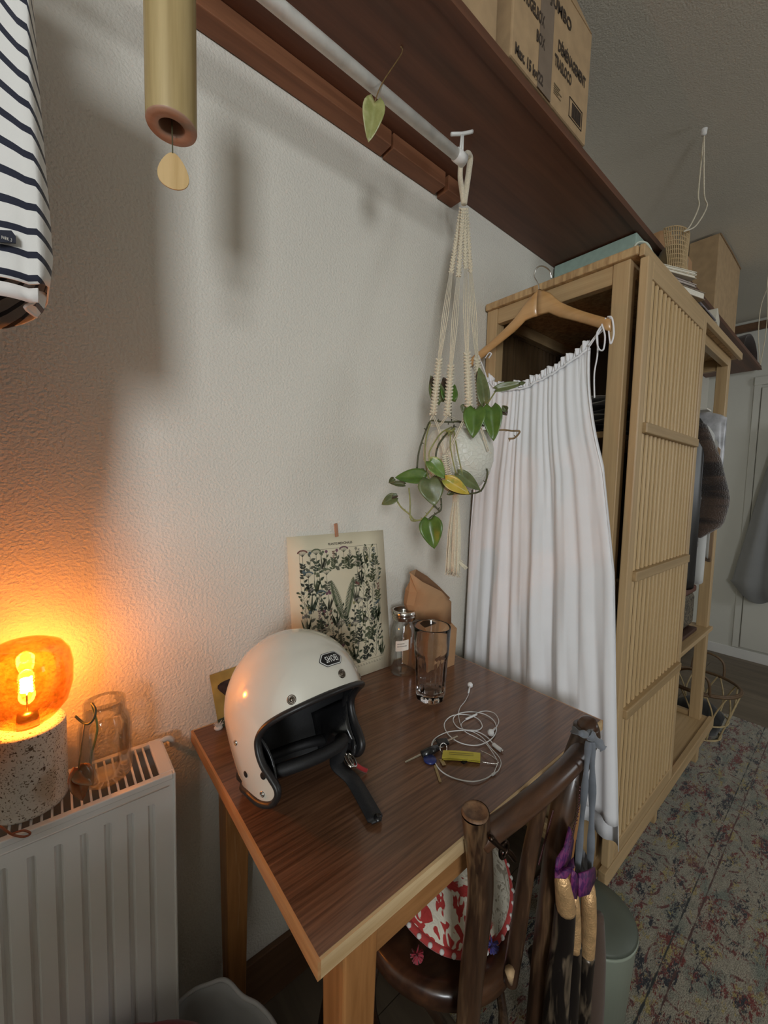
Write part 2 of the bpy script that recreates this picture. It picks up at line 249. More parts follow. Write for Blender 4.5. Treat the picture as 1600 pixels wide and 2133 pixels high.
# ------------------------------------------------------------------ mesh helpers
class M:
    def __init__(s): s.v = []; s.f = []; s.c = []; s.uv = {}
    def add(s, vs, fs, col=None):
        o = len(s.v); s.v += [Vector(p) for p in vs]; s.f += [tuple(i + o for i in f) for f in fs]
        if col is not None: s.c += [col] * len(fs)
        return s
    def box(s, a, b, rot=None, piv=None):
        (x0, y0, z0), (x1, y1, z1) = a, b
        vs = [Vector(p) for p in ((x0, y0, z0), (x1, y0, z0), (x1, y1, z0), (x0, y1, z0), (x0, y0, z1), (x1, y0, z1), (x1, y1, z1), (x0, y1, z1))]
        if rot is not None:
            c = Vector(piv) if piv else (Vector(a) + Vector(b)) / 2; vs = [c + rot @ (p - c) for p in vs]
        return s.add(vs, [(0, 3, 2, 1), (4, 5, 6, 7), (0, 1, 5, 4), (1, 2, 6, 5), (2, 3, 7, 6), (3, 0, 4, 7)])
    def hexa(s, bot, top): return s.add(list(bot) + list(top), [(0, 3, 2, 1), (4, 5, 6, 7), (0, 1, 5, 4), (1, 2, 6, 5), (2, 3, 7, 6), (3, 0, 4, 7)])
    def tube(s, pts, r, n=8, closed=False, flat=None, cap=True):
        pts = [Vector(p) for p in pts]; k = len(pts); rr = r if isinstance(r, (list, tuple)) else [r] * k
        up = None; vs = []
        for i, p in enumerate(pts):
            a = pts[(i - 1) % k] if (closed or i > 0) else p; b = pts[(i + 1) % k] if (closed or i < k - 1) else p
            t = (b - a).normalized() if (b - a).length > 1e-9 else Vector((0, 0, 1))
            if up is None: up = t.orthogonal().normalized()
            up = (up - t * up.dot(t)); up = up.normalized() if up.length > 1e-6 else t.orthogonal().normalized()
            bn = t.cross(up)
            for j in range(n):
                q = 2 * pi * j / n; e = flat if flat else 1
                vs.append(p + (up * math.cos(q) + bn * math.sin(q) * e) * rr[i])
        fs = []
        for i in range(k if closed else k - 1):
            for j in range(n):
                a = i * n + j; b = i * n + (j + 1) % n; c = ((i + 1) % k) * n + (j + 1) % n; d = ((i + 1) % k) * n + j; fs.append((a, b, c, d))
        if not closed and cap: fs.append(tuple(range(n))[::-1]); fs.append(tuple((k - 1) * n + j for j in range(n)))
        return s.add(vs, fs)
    def lathe(s, prof, c=(0, 0, 0), n=32, cap0=False, cap1=False, sides=None):
        c = Vector(c); vs = []
        for (r, z) in prof:
            for j in range(n):
                q = 2 * pi * j / n; rj = r if sides is None else r * sides(q, z); vs.append(c + Vector((rj * math.cos(q), rj * math.sin(q), z)))
        fs = [(i * n + j, i * n + (j + 1) % n, (i + 1) * n + (j + 1) % n, (i + 1) * n + j) for i in range(len(prof) - 1) for j in range(n)]
        if cap0: fs.append(tuple(range(n))[::-1])
        if cap1: fs.append(tuple((len(prof) - 1) * n + j for j in range(n)))
        return s.add(vs, fs)
    def grid(s, fn, nu, nv, closeu=False, col=None):
        vs = [fn(i / (nu if closeu else nu - 1), j / (nv - 1)) for j in range(nv) for i in range(nu)]
        fs = [(j * nu + i, j * nu + (i + 1) % nu, (j + 1) * nu + (i + 1) % nu, (j + 1) * nu + i) for j in range(nv - 1) for i in range(nu if closeu else nu - 1)]
        return s.add(vs, fs, col)
    def poly(s, pts, d):     # extrude polygon pts by vector d
        n = len(pts); d = Vector(d); pts = [Vector(p) for p in pts]
        return s.add(pts + [p + d for p in pts], [tuple(range(n))[::-1], tuple(range(n, 2 * n))] + [(i, (i + 1) % n, (i + 1) % n + n, i + n) for i in range(n)])
    def build(s, name, mat, parent=None, smooth=False, bevel=0, solid=0, sub=0, fix=True):
        org = worldloc(parent) if parent else (sum(s.v, Vector()) / len(s.v) if 0 else Vector((0, 0, 0)))
        me = bpy.data.meshes.new(name); me.from_pydata([p - org for p in s.v], [], s.f); me.update()
        if s.c:
            a = me.color_attributes.new('Col', 'FLOAT_COLOR', 'CORNER'); k = 0; buf = []
            for p, c in zip(me.polygons, s.c):
                for _ in p.loop_indices: buf += [c[0], c[1], c[2], 1]
            a.data.foreach_set('color', buf)
        if s.uv:
            l = me.uv_layers.new(name='UVMap')
            for i, lo in enumerate(me.loops): l.data[i].uv = s.uv[lo.vertex_index]
        if fix:
            bm = bmesh.new(); bm.from_mesh(me); bmesh.ops.recalc_face_normals(bm, faces=bm.faces); bm.to_mesh(me); bm.free()
        if smooth: me.polygons.foreach_set('use_smooth', [True] * len(me.polygons))
        me.materials.append(mat if not isinstance(mat, str) else MT[mat])
        o = bpy.data.objects.new(name, me); COL.objects.link(o)
        if solid: m = o.modifiers.new('solid', 'SOLIDIFY'); m.thickness = solid; m.offset = 0
        if bevel: m = o.modifiers.new('bevel', 'BEVEL'); m.width = bevel; m.segments = 2; m.limit_method = 'ANGLE'
        if sub: m = o.modifiers.new('sub', 'SUBSURF'); m.levels = sub; m.render_levels = sub
        if parent: o.parent = parent
        return o
def worldloc(o):
    l = Vector((0, 0, 0))
    while o: l = l + o.location; o = o.parent
    return l
def thing(name, label, cat, loc=(0, 0, 0), group=None):
    o = bpy.data.objects.new(name, None); COL.objects.link(o); o.location = loc; o.empty_display_size = 0.05
    o['label'] = label; o['category'] = cat
    if group: o['group'] = group
    return o
def tag(o, label, cat, group=None):
    o['label'] = label; o['category'] = cat
    if group: o['group'] = group
    return o
def struct(o): o['kind'] = 'structure'; return o
def bx(a, b): return M().box(a, b)
def spline(pts, n=8, closed=False):
    pts = [Vector(p) for p in pts]; out = []; k = len(pts)
    for i in range(k if closed else k - 1):
        g = lambda j: pts[j % k] if closed else pts[max(0, min(k - 1, j))]
        p0, p1, p2, p3 = g(i - 1), g(i), g(i + 1), g(i + 2)
        for s_ in range(n):
            t = s_ / n; out.append(0.5 * ((2 * p1) + (p2 - p0) * t + (2 * p0 - 5 * p1 + 4 * p2 - p3) * t * t + (3 * p1 - p0 - 3 * p2 + p3) * t ** 3))
    if not closed: out.append(pts[-1])
    return out
def interp(tab, x):
    if x <= tab[0][0]: return tab[0][1]
    for (a, p), (b, q) in zip(tab, tab[1:]):
        if x <= b:
            t = (x - a) / (b - a); return p + (q - p) * t
    return tab[-1][1]
def textmesh(body, size, mapfn, name, mat, parent, align='LEFT', sx=1.0, bold=0.0, space=1.0):
    cu = bpy.data.curves.new('text', 'FONT'); cu.body = body; cu.size = size; cu.align_x = align; cu.offset = bold; cu.space_character = space; cu.resolution_u = 2
    to = bpy.data.objects.new('text', cu); COL.objects.link(to); me = bpy.data.meshes.new_from_object(to); bpy.data.objects.remove(to)
    m = M(); m.v = [Vector(mapfn(v.co.x * sx, v.co.y)) for v in me.vertices]; m.f = [tuple(p.vertices) for p in me.polygons]
    return m.build(name, mat, parent, fix=False)

# ------------------------------------------------------------------ the room
XF = 3.79; ZC = 2.52; YB = -3.0; XL = -2.5
struct(bx((XL, 0, -0.05), (XF, 0.12, ZC)).build('wall_north', 'wall'))
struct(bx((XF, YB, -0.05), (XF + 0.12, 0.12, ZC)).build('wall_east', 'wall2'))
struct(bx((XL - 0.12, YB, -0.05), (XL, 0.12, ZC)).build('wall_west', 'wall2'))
m = M()
WX = [(-2.1, -1.4), (2.0, 2.9)]; z0, z1 = 1.1, 2.12  # second opening and its frame are added to hold the fill light
m.box((XL, YB - .12, -.05), (XF, YB, z0)); m.box((XL, YB - .12, z1), (XF, YB, ZC))
for a, b in ((XL, WX[0][0]), (WX[0][1], WX[1][0]), (WX[1][1], XF)): m.box((a, YB - .12, z0), (b, YB, z1))
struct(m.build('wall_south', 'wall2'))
for k, (a, b) in enumerate(WX):
    fr = struct(M().box((a, YB - .08, z0), (a + .04, YB - .03, z1)).box((b - .04, YB - .08, z0), (b, YB - .03, z1)).box((a, YB - .08, z0), (b, YB - .03, z0 + .04)).box((a, YB - .08, z1 - .04), (b, YB - .03, z1)).build('window_%d' % (k + 1), 'paint'))
    bx((a, YB - .06, z0), (b, YB - .055, z1)).build('pane', 'thin', fr)
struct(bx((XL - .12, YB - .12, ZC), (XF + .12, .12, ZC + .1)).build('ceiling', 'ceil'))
fl = struct(bx((XL, YB, -.05), (XF, 0, -.012)).build('floor', 'dark'))
PW = 0.2; x = XL; first = None; i = 0
while x < XF:
    y = YB - (i % 3) * 0.4
    while y < 0:
        a, b = max(y, YB), min(y + 1.2, 0); x1 = min(x + PW, XF)
        if b - a > 0.03:
            M().box((x + .001, a + .001, -.012), (x1 - .001, b - .001, 0)).build('plank', 'floor', fl)
        y += 1.2
    x += PW; i += 1
struct(bx((XL, -.014, 0), (XF, 0, .135)).build('baseboard_north', 'brown', None, bevel=.003))
struct(bx((XF - .012, YB, 0), (XF, -.015, .075)).build('baseboard_east', 'paint', None, bevel=.003))
struct(bx((XF - .03, YB, 2.44), (XF, -.0, 2.495)).build('trim_1', 'brown', None, bevel=.003))
d = struct(M().box((XF - .012, -.31, .08), (XF - .001, -.27, 2.1)).build('door_1', 'wall2', None, bevel=.003))
M().box((XF - .018, -1.25, .09), (XF - .001, -.315, 2.02)).build('door_panel', 'wall2', d, bevel=.004)
M().box((XF - .022, -1.29, 2.04), (XF - .001, -.27, 2.1)).build('door_lintel', 'wall2', d, bevel=.004)

rug = tag(bx((0.49, -2.3, .0), (2.70, -0.26, .009)).build('rug', 'rug', None, bevel=.003), 'large faded multicoloured oriental rug with red, cream and blue floral pattern', 'rug')

bd = thing('bench', 'low padded bench just outside the lower left corner of the picture', 'bench', (-.38, -1.1, 0))  # added unseen block, cuts the low light on wall and radiator
bx((-.62, -1.68, .0), (-.14, -.58, .48)).build('bench_base', 'brown', bd, bevel=.01)
bx((-.64, -1.70, .48), (-.12, -.56, .56)).build('seat_pad', plain('grey_cover', (.3, .3, .3), .9), bd, bevel=.03)
ds = thing('dresser', 'tall dark chest of drawers left of the photographer, outside the picture', 'dresser', (-1.0, -1.2, 0))  # added unseen block that keeps window light off the radiator
bx((-1.40, -1.45, .0), (-.68, -1.05, 1.16)).build('dresser_body', 'brown', ds, bevel=.006)
for k in range(4): bx((-1.36, -1.05, .08 + k * .265), (-.72, -1.035, .32 + k * .265)).build('drawer', 'brown', ds, bevel=.004)

# ------------------------------------------------------------------ shelf, cleats, rod
SZ = 2.128; SY = -0.315
sh = thing('wall_shelf', 'long dark reddish brown wooden shelf board high on the plaster wall', 'shelf', (1.4, 0, SZ))
bx((-1.1, SY, SZ), (3.68, -.001, SZ + .026)).build('shelf_board', 'shelf', sh, bevel=.003)
bx((-1.1, SY - .003, SZ - .002), (3.68, SY + .02, SZ + .004)).build('edge_strip', 'shelf', sh)
for a, b, h in ((-1.1, .462, .036), (.468, .66, .038), (.672, .735, .042)):
    bx((a, -.046, SZ - h), (b, -.002, SZ - .0005)).build('cleat', 'cleat', sh, bevel=.002)
rd = thing('hanging_rod', 'scuffed white clothes rod running beneath the dark shelf', 'rod', (.0, -.2156, 2.0))
RY, RZ = -.2156, 2.002
M().tube([(-.95, RY, RZ), (.525, RY, RZ - .004)], .0115, 20).build('pole', 'rod', rd, True)
for xx in (.508, -.9):
    e = M().tube([(xx, RY, RZ - .004), (xx + .028, RY, RZ - .004)], .0135, 20).build('end_collar', 'bracket', rd, True)
    M().tube([(xx + .014, RY, RZ + .004), (xx + .016, RY - .002, RZ + .044)], .0026, 8).tube([(xx + .022, RY, RZ + .004), (xx + .020, RY - .002, RZ + .044)], .0026, 8).tube([(xx - .010, RY + .006, RZ + .036), (xx + .018, RY, RZ + .048), (xx + .040, RY - .006, RZ + .060), (xx + .046, RY - .007, RZ + .064)], .0040, 8).build('bracket', 'bracket', rd, True)

# ------------------------------------------------------------------ cardboard boxes on the shelf
def carton(x0, x1, y0, y1, z0, z1, label, lean=0.0, group=None):
    t = thing('cardboard_box', label, 'box', ((x0 + x1) / 2, (y0 + y1) / 2, z0), group)
    bx((x0, y0, z0), (x1, y1, z1)).build('box_body', 'card', t, bevel=.004)
    return t
b0 = carton(.02, .512, SY + .003, -.03, SZ + .027, 2.44, 'plain brown cardboard box at the left end of the shelf, beside the printed one')
M().box((.02, SY + .0, 2.2), (.03, SY + .003, 2.44)).build('tape_strip', 'tape', b0)
bX0, bX1, bY, bZ0, bZ1 = .552, .896, SY - .004, SZ + .028, 2.43
b1 = thing('cardboard_box', 'printed moving box with dark lettering and grey tape on the wall shelf', 'box', ((bX0 + bX1) / 2, -.16, bZ0))
M().hexa([(bX0, bY, bZ0), (bX1, bY, bZ0), (bX1, -.02, bZ0), (bX0, -.02, bZ0)], [(bX0 + .002, bY, bZ1), (bX1 + .006, bY, bZ1), (bX1 + .006, -.02, bZ1), (bX0 + .002, -.02, bZ1)]).build('box_body', 'card', b1, bevel=.004)
M().poly([(bX0 + .01, bY - .001, bZ1 - .002), (bX1, bY - .001, bZ1 - .002), (bX1 - .05, bY + .02, bZ1 + .062), (bX0 + .03, bY + .02, bZ1 + .062)], (0, .004, 0)).build('top_flap', 'card', b1)
bx((.655, bY - .0012, bZ0), (.712, bY - .0002, bZ1 - .04)).build('tape_strip', 'tape', b1)
M().poly([(bX0 - .001, bY + .10, 2.33), (bX0 - .001, bY + .05, 2.33), (bX0 - .001, bY + .05, 2.38), (bX0 - .001, bY + .10, 2.38)], (.002, 0, 0)).build('hand_hole', 'dark', b1)
def bt(body, x, z, size, al='LEFT', sx=0.8, mat='ink', bold=.0012):
    textmesh(body, size, lambda a, c: (x + a, bY - .0015, z + c), 'printed_text', mat, b1, al, sx, bold)
def btf(body, pL, pR, size, bold=.0012):     # lettering fitted between two points of the box front
    L, Rr = at(*pL, 'y', bY - .0015), at(*pR, 'y', bY - .0015)
    cu = bpy.data.curves.new('t', 'FONT'); cu.body = body; cu.size = size; to = bpy.data.objects.new('t', cu); COL.objects.link(to); bpy.context.view_layer.update(); wd_ = to.dimensions.x; bpy.data.objects.remove(to)
    bt(body, L.x, L.z, size, 'LEFT', (Rr.x - L.x) / wd_, bold=bold)
btf('Max. 15 kg/22', (1073, 108), (1130, 178), .030)
btf('BOX', (1118, 82), (1134, 103), .032)
btf('VERHUGELBOX', (1078, -22), (1134, 60), .034)
btf('* JUMBO', (1138, -14), (1189, 84), .036)
btf('DÉMÉNAGEMENT', (1163, 103), (1219, 182), .033)
btf('TRASLOCO', (1156, 132), (1190, 180), .033)
m = M()
for k in range(5): m.box((.725, bY - .0014, 2.205 - k * .005), (.725 + random.uniform(.02, .045), bY - .0002, 2.207 - k * .005))
m.build('small_print', 'barcode', b1)['kind'] = 'stuff'
m = M(); xx = .815
while xx < .862:
    ww = random.choice((.0012, .002, .003)); m.box((xx, bY - .0014, 2.182), (xx + ww, bY - .0002, 2.215)); xx += ww + random.choice((.0014, .0022))
m.box((.80, bY - .0014, 2.176), (.868, bY - .0002, 2.1775)).box((.80, bY - .0014, 2.22), (.868, bY - .0002, 2.2215)).box((.80, bY - .0014, 2.176), (.8015, bY - .0002, 2.2215)).box((.8665, bY - .0014, 2.176), (.868, bY - .0002, 2.2215))
m.build('barcode', 'ink', b1)['kind'] = 'stuff'
b2 = carton(2.32, 2.80, SY + .003, -.19, SZ + .027, 2.512, 'brown cardboard box on the shelf behind the bamboo wardrobe top')
M().tube([(2.32, SY + .001, 2.507), (2.56, SY, 2.51), (2.80, SY + .001, 2.507)], .003, 6).build('flap_edge', 'carddark', b2)
sk = M().grid(lambda u, v: Vector((1.70 + .34 * u + .02 * math.sin(9 * v), -.29 + .03 * math.sin(5 * u + 2 * v), SZ + .028 + v * (.17 - .10 * abs(u - .35)))), 10, 6)
sk = M().box((1.64, -.30, SZ + .027), (1.99, -.05, SZ + .15)).build('paper_sack', 'paper', None, sub=0, bevel=.03); tag(sk, 'soft light brown paper sack on the shelf behind the cane basket', 'bag')
dk = M().grid(lambda u, v: Vector((3.12 + .5 * u, -.30 + .22 * v, SZ + .027 + .13 * math.sin(pi * min(1, max(0, u))) ** .5 * (1 - .2 * v))), 12, 5).build('folded_blanket', cloth('dark_brown_blanket', (.035, .02, .014)), None, True, solid=.01)
tag(dk, 'dark brown blanket folded at the far end of the wall shelf', 'blanket')

# ceiling cords
for (px, pts, lab) in ((0, [(1460, 364), (1455, 400), (1456, 430), (1438, 470), (1425, 482)], 'pale looped cord hanging from the ceiling hook above the cane basket'), (1, [(1598, 600), (1585, 640), (1580, 700), (1584, 760)], 'pale thin cord hanging from the ceiling near the right edge')):
    D0 = (at(1460, 362, 'z', 2.5) - CAM).length if px == 0 else 3.0
    t = thing('ceiling_cord', lab, 'cord', at(pts[0][0], pts[0][1], 'y', -.40))
    for s_ in (0, 1):
        ps = [at(u + s_ * 14 * math.sin(pi * k / (len(pts) - 1)) * 1.2, v, 'y', -.40 - .01 * s_) for k, (u, v) in enumerate(pts)]
        if px == 0: ps = [Vector((ps[0].x, ps[0].y, 2.5))] + ps[1:]
        else: ps = [Vector((ps[0].x, ps[0].y, 2.5))] + ps
        M().tube(spline(ps, 6), .0022, 6).build('strand', 'cord', t, True)
    if px == 0: M().lathe([(.001, -.02), (.008, -.018), (.010, 0)], (ps[0].x, ps[0].y, 2.5), 12).build('ceiling_hook', 'bracket', t, True)

# ------------------------------------------------------------------ wardrobe
WX0, WX1, WYb, WYf, WH = .9156, 2.116, .0, -.453, 1.86
wd = thing('wardrobe', 'tall bamboo wardrobe with slatted sliding door and open shelf side', 'wardrobe', (1.5, -.22, 0.009))
tb = bx((WX0 - .0, -.455, WH - .022), (WX1, -.004, WH)).build('top_board', 'bambooend', wd, bevel=.004)
def post(x0, x1, y0, y1, z0=0.009, z1=WH - .022, mat='bamboo'): return bx((x0, y0, z0), (x1, y1, z1)).build('post', mat, wd, bevel=.0025)
for xx in (WX0 + .01, 2.045): post(xx, xx + .042, -.045, -.006); post(xx, xx + .042, -.436, -.395)
post(1.50, 1.53, -.43, -.40); post(1.50, 1.53, -.04, -.01)
for xx in (WX0 + .014, 2.055):
    bx((xx, -.395, WH - .07), (xx + .024, -.045, WH - .022)).build('side_rail', 'bambooy', wd, bevel=.002)
    bx((xx, -.395, .19), (xx + .024, -.045, .235)).build('side_rail', 'bambooy', wd, bevel=.002)
for yy in (-.436, -.03):
    bx((WX0 + .052, yy, WH - .06), (2.045, yy + .022, WH - .022)).build('cross_rail', 'bamboox', wd, bevel=.002)
bx((WX0, -.455, .195), (WX1, -.01, .216)).build('bottom_shelf', 'bamboox', wd, bevel=.003)
bx((WX0, -.475, .175), (2.116, -.4555, .222)).build('door_track', 'bamboox', wd, bevel=.002)
bx((1.53, -.45, .632), (2.087, -.05, .650)).build('middle_shelf', 'bamboox', wd, bevel=.003)
bx((.96, -.40, 1.40), (1.50, -.05, 1.418)).build('inner_shelf', 'bamboox', wd, bevel=.002)
bx((.96, -.40, .90), (1.50, -.05, .918)).build('inner_shelf', 'bamboox', wd, bevel=.002)
bx((1.505, -.395, .22), (1.515, -.045, WH - .022)).build('divider', 'slatdark', wd)
M().tube([(1.53, -.22, 1.70), (2.06, -.22, 1.70)], .011, 12).build('hanging_rail', 'bamboox', wd, True)
# back slats
bx((.96, -.016, 1.79), (1.5, -.008, 1.83)).build('back_rail', 'slatdark', wd)
M().box((.96, -.006, .22), (1.50, -.003, 1.82)).build('back_panel', 'dark', wd)
k = 0; xx = .972; proto = None
while xx < 1.49:
    o = bx((xx, -.014, .225), (xx + .018, -.0065, 1.79)).build('slat', 'slatdark', wd); xx += .0275
# sliding door
door = thing('door_tmp', '', '', (1.2, -.46, 1.0)); door.parent = wd; door.location = Vector((1.2, -.46, 1.0)) - wd.location; del door['label'], door['category']; door.name = 'sliding_door'
DX0, DX1, DZ0, DZ1 = .922, 1.474, .236, 1.828
DF, DBk = -.478, -.458
bx((DX0, DF, DZ0), (DX0 + .035, DBk, DZ1)).build('stile', 'bamboo', door, bevel=.003)
bx((DX1 - .032, DF, DZ0), (DX1, DBk, DZ1)).build('stile', 'bamboo', door, bevel=.003)
for z in (DZ0, DZ1 - .045): bx((DX0 + .035, DF, z), (DX1 - .032, DBk, z + .045)).build('rail', 'bamboox', door, bevel=.003)
for z in (1.405, 1.020, .645): bx((DX0 + .035, DF - .010, z), (DX1 - .030, DBk - .008, z + .027)).build('mid_rail', 'railbrown', door, bevel=.003)
n = 15; a0, a1 = DX0 + .035, DX1 - .032; pitch = (a1 - a0) / n
me1 = me2 = None
for k in range(n):
    xa = a0 + pitch * (k + .3)
    o = bx((xa, DF + .003, DZ0 + .045), (xa + pitch * .44, DF + .0085, DZ1 - .045)).build('slat', 'slatlight', door, bevel=.0008)
M().box((a0, DF + .0085, DZ0 + .045), (a1, DF + .012, DZ1 - .045)).build('door_back', 'slatdark', door)
bx((.92, -.468, DZ1 + .004), (WX1, -.456, WH)).build('top_track', 'bamboox', wd, bevel=.002)

# things inside / on the wardrobe
def folded(x0, x1, y0, y1, z, cols, group, lab):
    for k, (c, l) in enumerate(zip(cols, lab)):
        h = .026; mt = cloth('folded_cloth', c)
        o = M().grid(lambda u, v: Vector((x0 + (x1 - x0) * u, (y0 + y1) / 2 + (y1 - y0) / 2 * math.cos(pi * 2 * v) * (1 + .03 * math.sin(7 * u)), z + h / 2 + h / 2 * math.sin(2 * pi * v) + .003 * math.sin(11 * u + k))), 10, 14).build('folded_shirt', mt, None, True, solid=.002)
        tag(o, l, 'shirt', group); z += h + .001
folded(1.00, 1.26, -.385, -.12, 1.4215, [(.05, .05, .055), (.35, .34, .33), (.12, .12, .13), (.5, .49, .48)], 'folded shirts on the upper wardrobe shelf', ['black folded shirt at the bottom of the stack inside the wardrobe', 'grey folded shirt second from bottom inside the wardrobe', 'charcoal folded shirt below the top one inside the wardrobe', 'pale grey folded shirt on top of the stack inside the wardrobe'])
# books on the wardrobe top
def book(P, wx, wy, h, col, rot, lab, name='book', tilt=0.0, pages=(.78, .73, .62)):
    t = thing(name, lab, 'book', P, 'books piled on the wardrobe top'); t.rotation_euler = (0, 0, 0)
    R = Matrix.Rotation(rot, 3, 'Z') @ Matrix.Rotation(tilt, 3, 'X'); P = Vector(P)
    cm = plain('book_cover', col, .5); pm = plain('book_pages', pages, .8, .1, 400)
    def bb(a, b, nm, mt):
        m = M().box(a, b); m.v = [P + R @ p for p in m.v]; m.build(nm, mt, t)
    bb((0, 0, 0), (wx, wy, .002), 'cover', cm); bb((0, 0, h - .002), (wx, wy, h), 'cover', cm)
    bb((.003, .003, .002), (wx - .003, wy - .002, h - .002), 'pages', pm); bb((0, wy - .002, 0), (wx, wy, h), 'spine', cm)
zt = WH + .0005
book((1.215, -.437, zt), .185, .125, .022, (.25, .19, .13), -.27, 'thick cream paged paperback at the bottom of the pile on the wardrobe')
book((1.13, -.412, zt + .0235), .215, .11, .009, (.42, .36, .33), -.30, 'thin greyish book second from bottom of the wardrobe pile', pages=(.5, .44, .38))
book((1.135, -.410, zt + .033), .200, .11, .007, (.30, .22, .2), -.27, 'thin mauve edged book in the middle of the wardrobe pile', pages=(.5, .44, .38))
book((1.13, -.406, zt + .0425), .200, .10, .010, (.62, .55, .42), -.37, 'slim cream book second from top of the wardrobe pile')
book((1.135, -.405, zt + .053), .195, .10, .008, (.7, .66, .55), -.39, 'slim pale book topmost of the wardrobe pile')
o = M().box((1.33, -.300, zt), (1.60, -.012, SZ - .004)).build('storage_box', plain('mint_board', (.36, .48, .42), .5), None, bevel=.004); tag(o, 'tall mint green box wedged between the wardrobe top and the shelf', 'box')
o = M().tube(spline([(.955, -.425, zt + .002), (.965, -.432, zt + .028), (.99, -.445, zt + .03), (1.02, -.452, zt + .006)], 6), .007, 8, flat=.4).build('headband', plain('pale_green_band', (.55, .60, .50), .5), None, True); tag(o, 'pale green curved headband at the front corner of the wardrobe top', 'headband')
o = M().grid(lambda u, v: Vector((1.40 + .22 * u, -.47 + .10 * v, zt + .004 + .035 * math.sin(pi * u) * math.sin(pi * v) * (1 + .4 * math.sin(23 * u) * math.sin(17 * v)))), 16, 10).build('scarf', cloth('grey_patterned_scarf', (.20, .18, .20), var=.6, bmp=.6, scale=80), None, True, solid=.004); tag(o, 'crumpled dark grey and white patterned scarf on the wardrobe top', 'scarf')
o = M().box((1.62, -.462, zt), (1.76, -.40, zt + .048), Matrix.Rotation(.15, 3, 'Z')).build('small_carton', plain('small_white_carton', (.62, .58, .48), .6), None, bevel=.003); tag(o, 'small off-white carton on the front edge of the wardrobe top', 'box')
# cane basket (woven webbing bent over a brown frame)
ck = thing('cane_lampshade', 'open weave cane and burlap bundle tied with white cord on the wardrobe top', 'basket', (1.45, -.3, zt))
m = M(); cx, cy = 1.50, -.385
def cane(u, v):    # barrel pinched at the waist
    r = .040 + .022 * abs(v - .62) * 2; q = pi * (.95 + u * .75); return Vector((cx + r * math.cos(q) * 1.3, cy + r * math.sin(q) * .8 + .03 * v, zt + .005 + .285 * v))
for k in range(17): m.tube([cane(k / 16, j / 12) for j in range(13)], .0022, 5)
for k in range(21): m.tube([cane(j / 14, k / 20) for j in range(15)], .0022, 5)
m.build('cane_webbing', plain('cane', (.48, .34, .18), .6), ck, True)['kind'] = 'stuff'
M().lathe([(.045, 0), (.055, .08), (.05, .15), (.052, .22), (.035, .27), (.005, .28)], (cx + .05, cy + .045, zt + .001), 20, True, True).build('burlap_body', cloth('burlap', (.27, .18, .09), bmp=.8, scale=300), ck, True)
M().tube(spline([cane(j / 10, .47) + Vector((0, -.004, 0)) for j in range(11)], 3), .004, 6).build('tie_cord', 'cord', ck, True)

# clothes hanging in the open half
def garment(name, lab, cat, xc, y0, y1, ztop, zbot, col, thick=.03, seed=0, mat=None, bulge=None, hemv=.01, open_=None):
    t = thing(name, lab, cat, (xc, (y0 + y1) / 2, 1.70), 'clothes hanging in the open half of the wardrobe')
    def fn(u, v):
        q = 2 * pi * u; z = ztop + (zbot - ztop) * v; sh_ = min(1, .25 + v * 6) ** .6
        yc = (y0 + y1) / 2; hw = (y1 - y0) / 2 * sh_; bl = bulge(v) if bulge else 1
        y = yc + hw * bl * math.cos(q); x = xc + (thick * math.sin(q) * min(1, .4 + v * 3)) + .006 * math.sin(q * 7 + seed + 3 * v) * v
        return Vector((x, y, z + (hemv * math.sin(q * 4 + seed) if v > .97 else 0)))
    M().grid(fn, 40, 22, True).build('body', mat or cloth(name + '_cloth', col), t, True, solid=.003)
    M().tube(spline([(xc, (y0 + y1) / 2, ztop - .01), (xc, (y0 + y1) / 2, 1.715), (xc + .0, (y0 + y1) / 2 + .012, 1.723), (xc, (y0 + y1) / 2 + .02, 1.705)], 5), .0018, 6).build('hook', 'chrome', t, True)
    return t
furm, nt, b = newmat('brown_striped_fur'); v = coords(nt, (1, 1, 9)); nn = N(nt, 'ShaderNodeTexNoise', Scale=3.0, Detail=5.0, Distortion=.5); nt.links.new(v, nn.inputs['Vector'])
nt.links.new(ramp(nt, nn.outputs['Fac'], [(.42, (.018, .011, .009)), (.58, (.075, .045, .03))]), b.inputs['Base Color']); b.inputs['Roughness'].default_value = .9; b.inputs['Sheen Weight'].default_value = .5
n2 = N(nt, 'ShaderNodeTexNoise', Scale=160.0); v2 = coords(nt); nt.links.new(v2, n2.inputs['Vector']); bump(nt, b, n2.outputs['Fac'], 1, .006)
garment('coat', 'long black leather coat hanging beside the sliding door', 'coat', 1.79, -.43, -.06, 1.62, .86, (.02, .019, .018), .03, 1, plain('black_leather', (.022, .02, .019), .35))
cd = garment('cardigan', 'dark brown striped fluffy cardigan hanging in the wardrobe', 'cardigan', 1.845, -.42, -.06, 1.60, 1.02, (.05, .03, .02), .045, 2, furm)
def sleeve(u, v):
    q = 2 * pi * u; c = interp([(0, at(1452, 880, 'y', -.40)), (.3, at(1472, 950, 'y', -.43)), (.55, at(1486, 1035, 'y', -.45)), (.8, at(1474, 1085, 'y', -.44)), (1, at(1452, 1118, 'y', -.42))], v)
    r = interp([(0, .03), (.5, .055), (.8, .05), (1, .012)], v); return c + Vector((math.sin(q) * r * .9, math.cos(q) * r, .3 * math.cos(q) * r))
M().grid(sleeve, 20, 18, True).build('sleeve', furm, cd, True, solid=.003)
garment('shirt', 'white shirt with a pale paper tag hanging behind the brown cardigan', 'shirt', 1.93, -.43, -.06, 1.60, .87, (.62, .62, .60), .025, 3)
garment('blouse', 'grey and white satin blouse hanging near the far wardrobe post', 'blouse', 2.015, -.45, -.06, 1.62, 1.30, (.40, .40, .41), .03, 4, plain('grey_satin', (.42, .42, .44), .3, .5, 18))
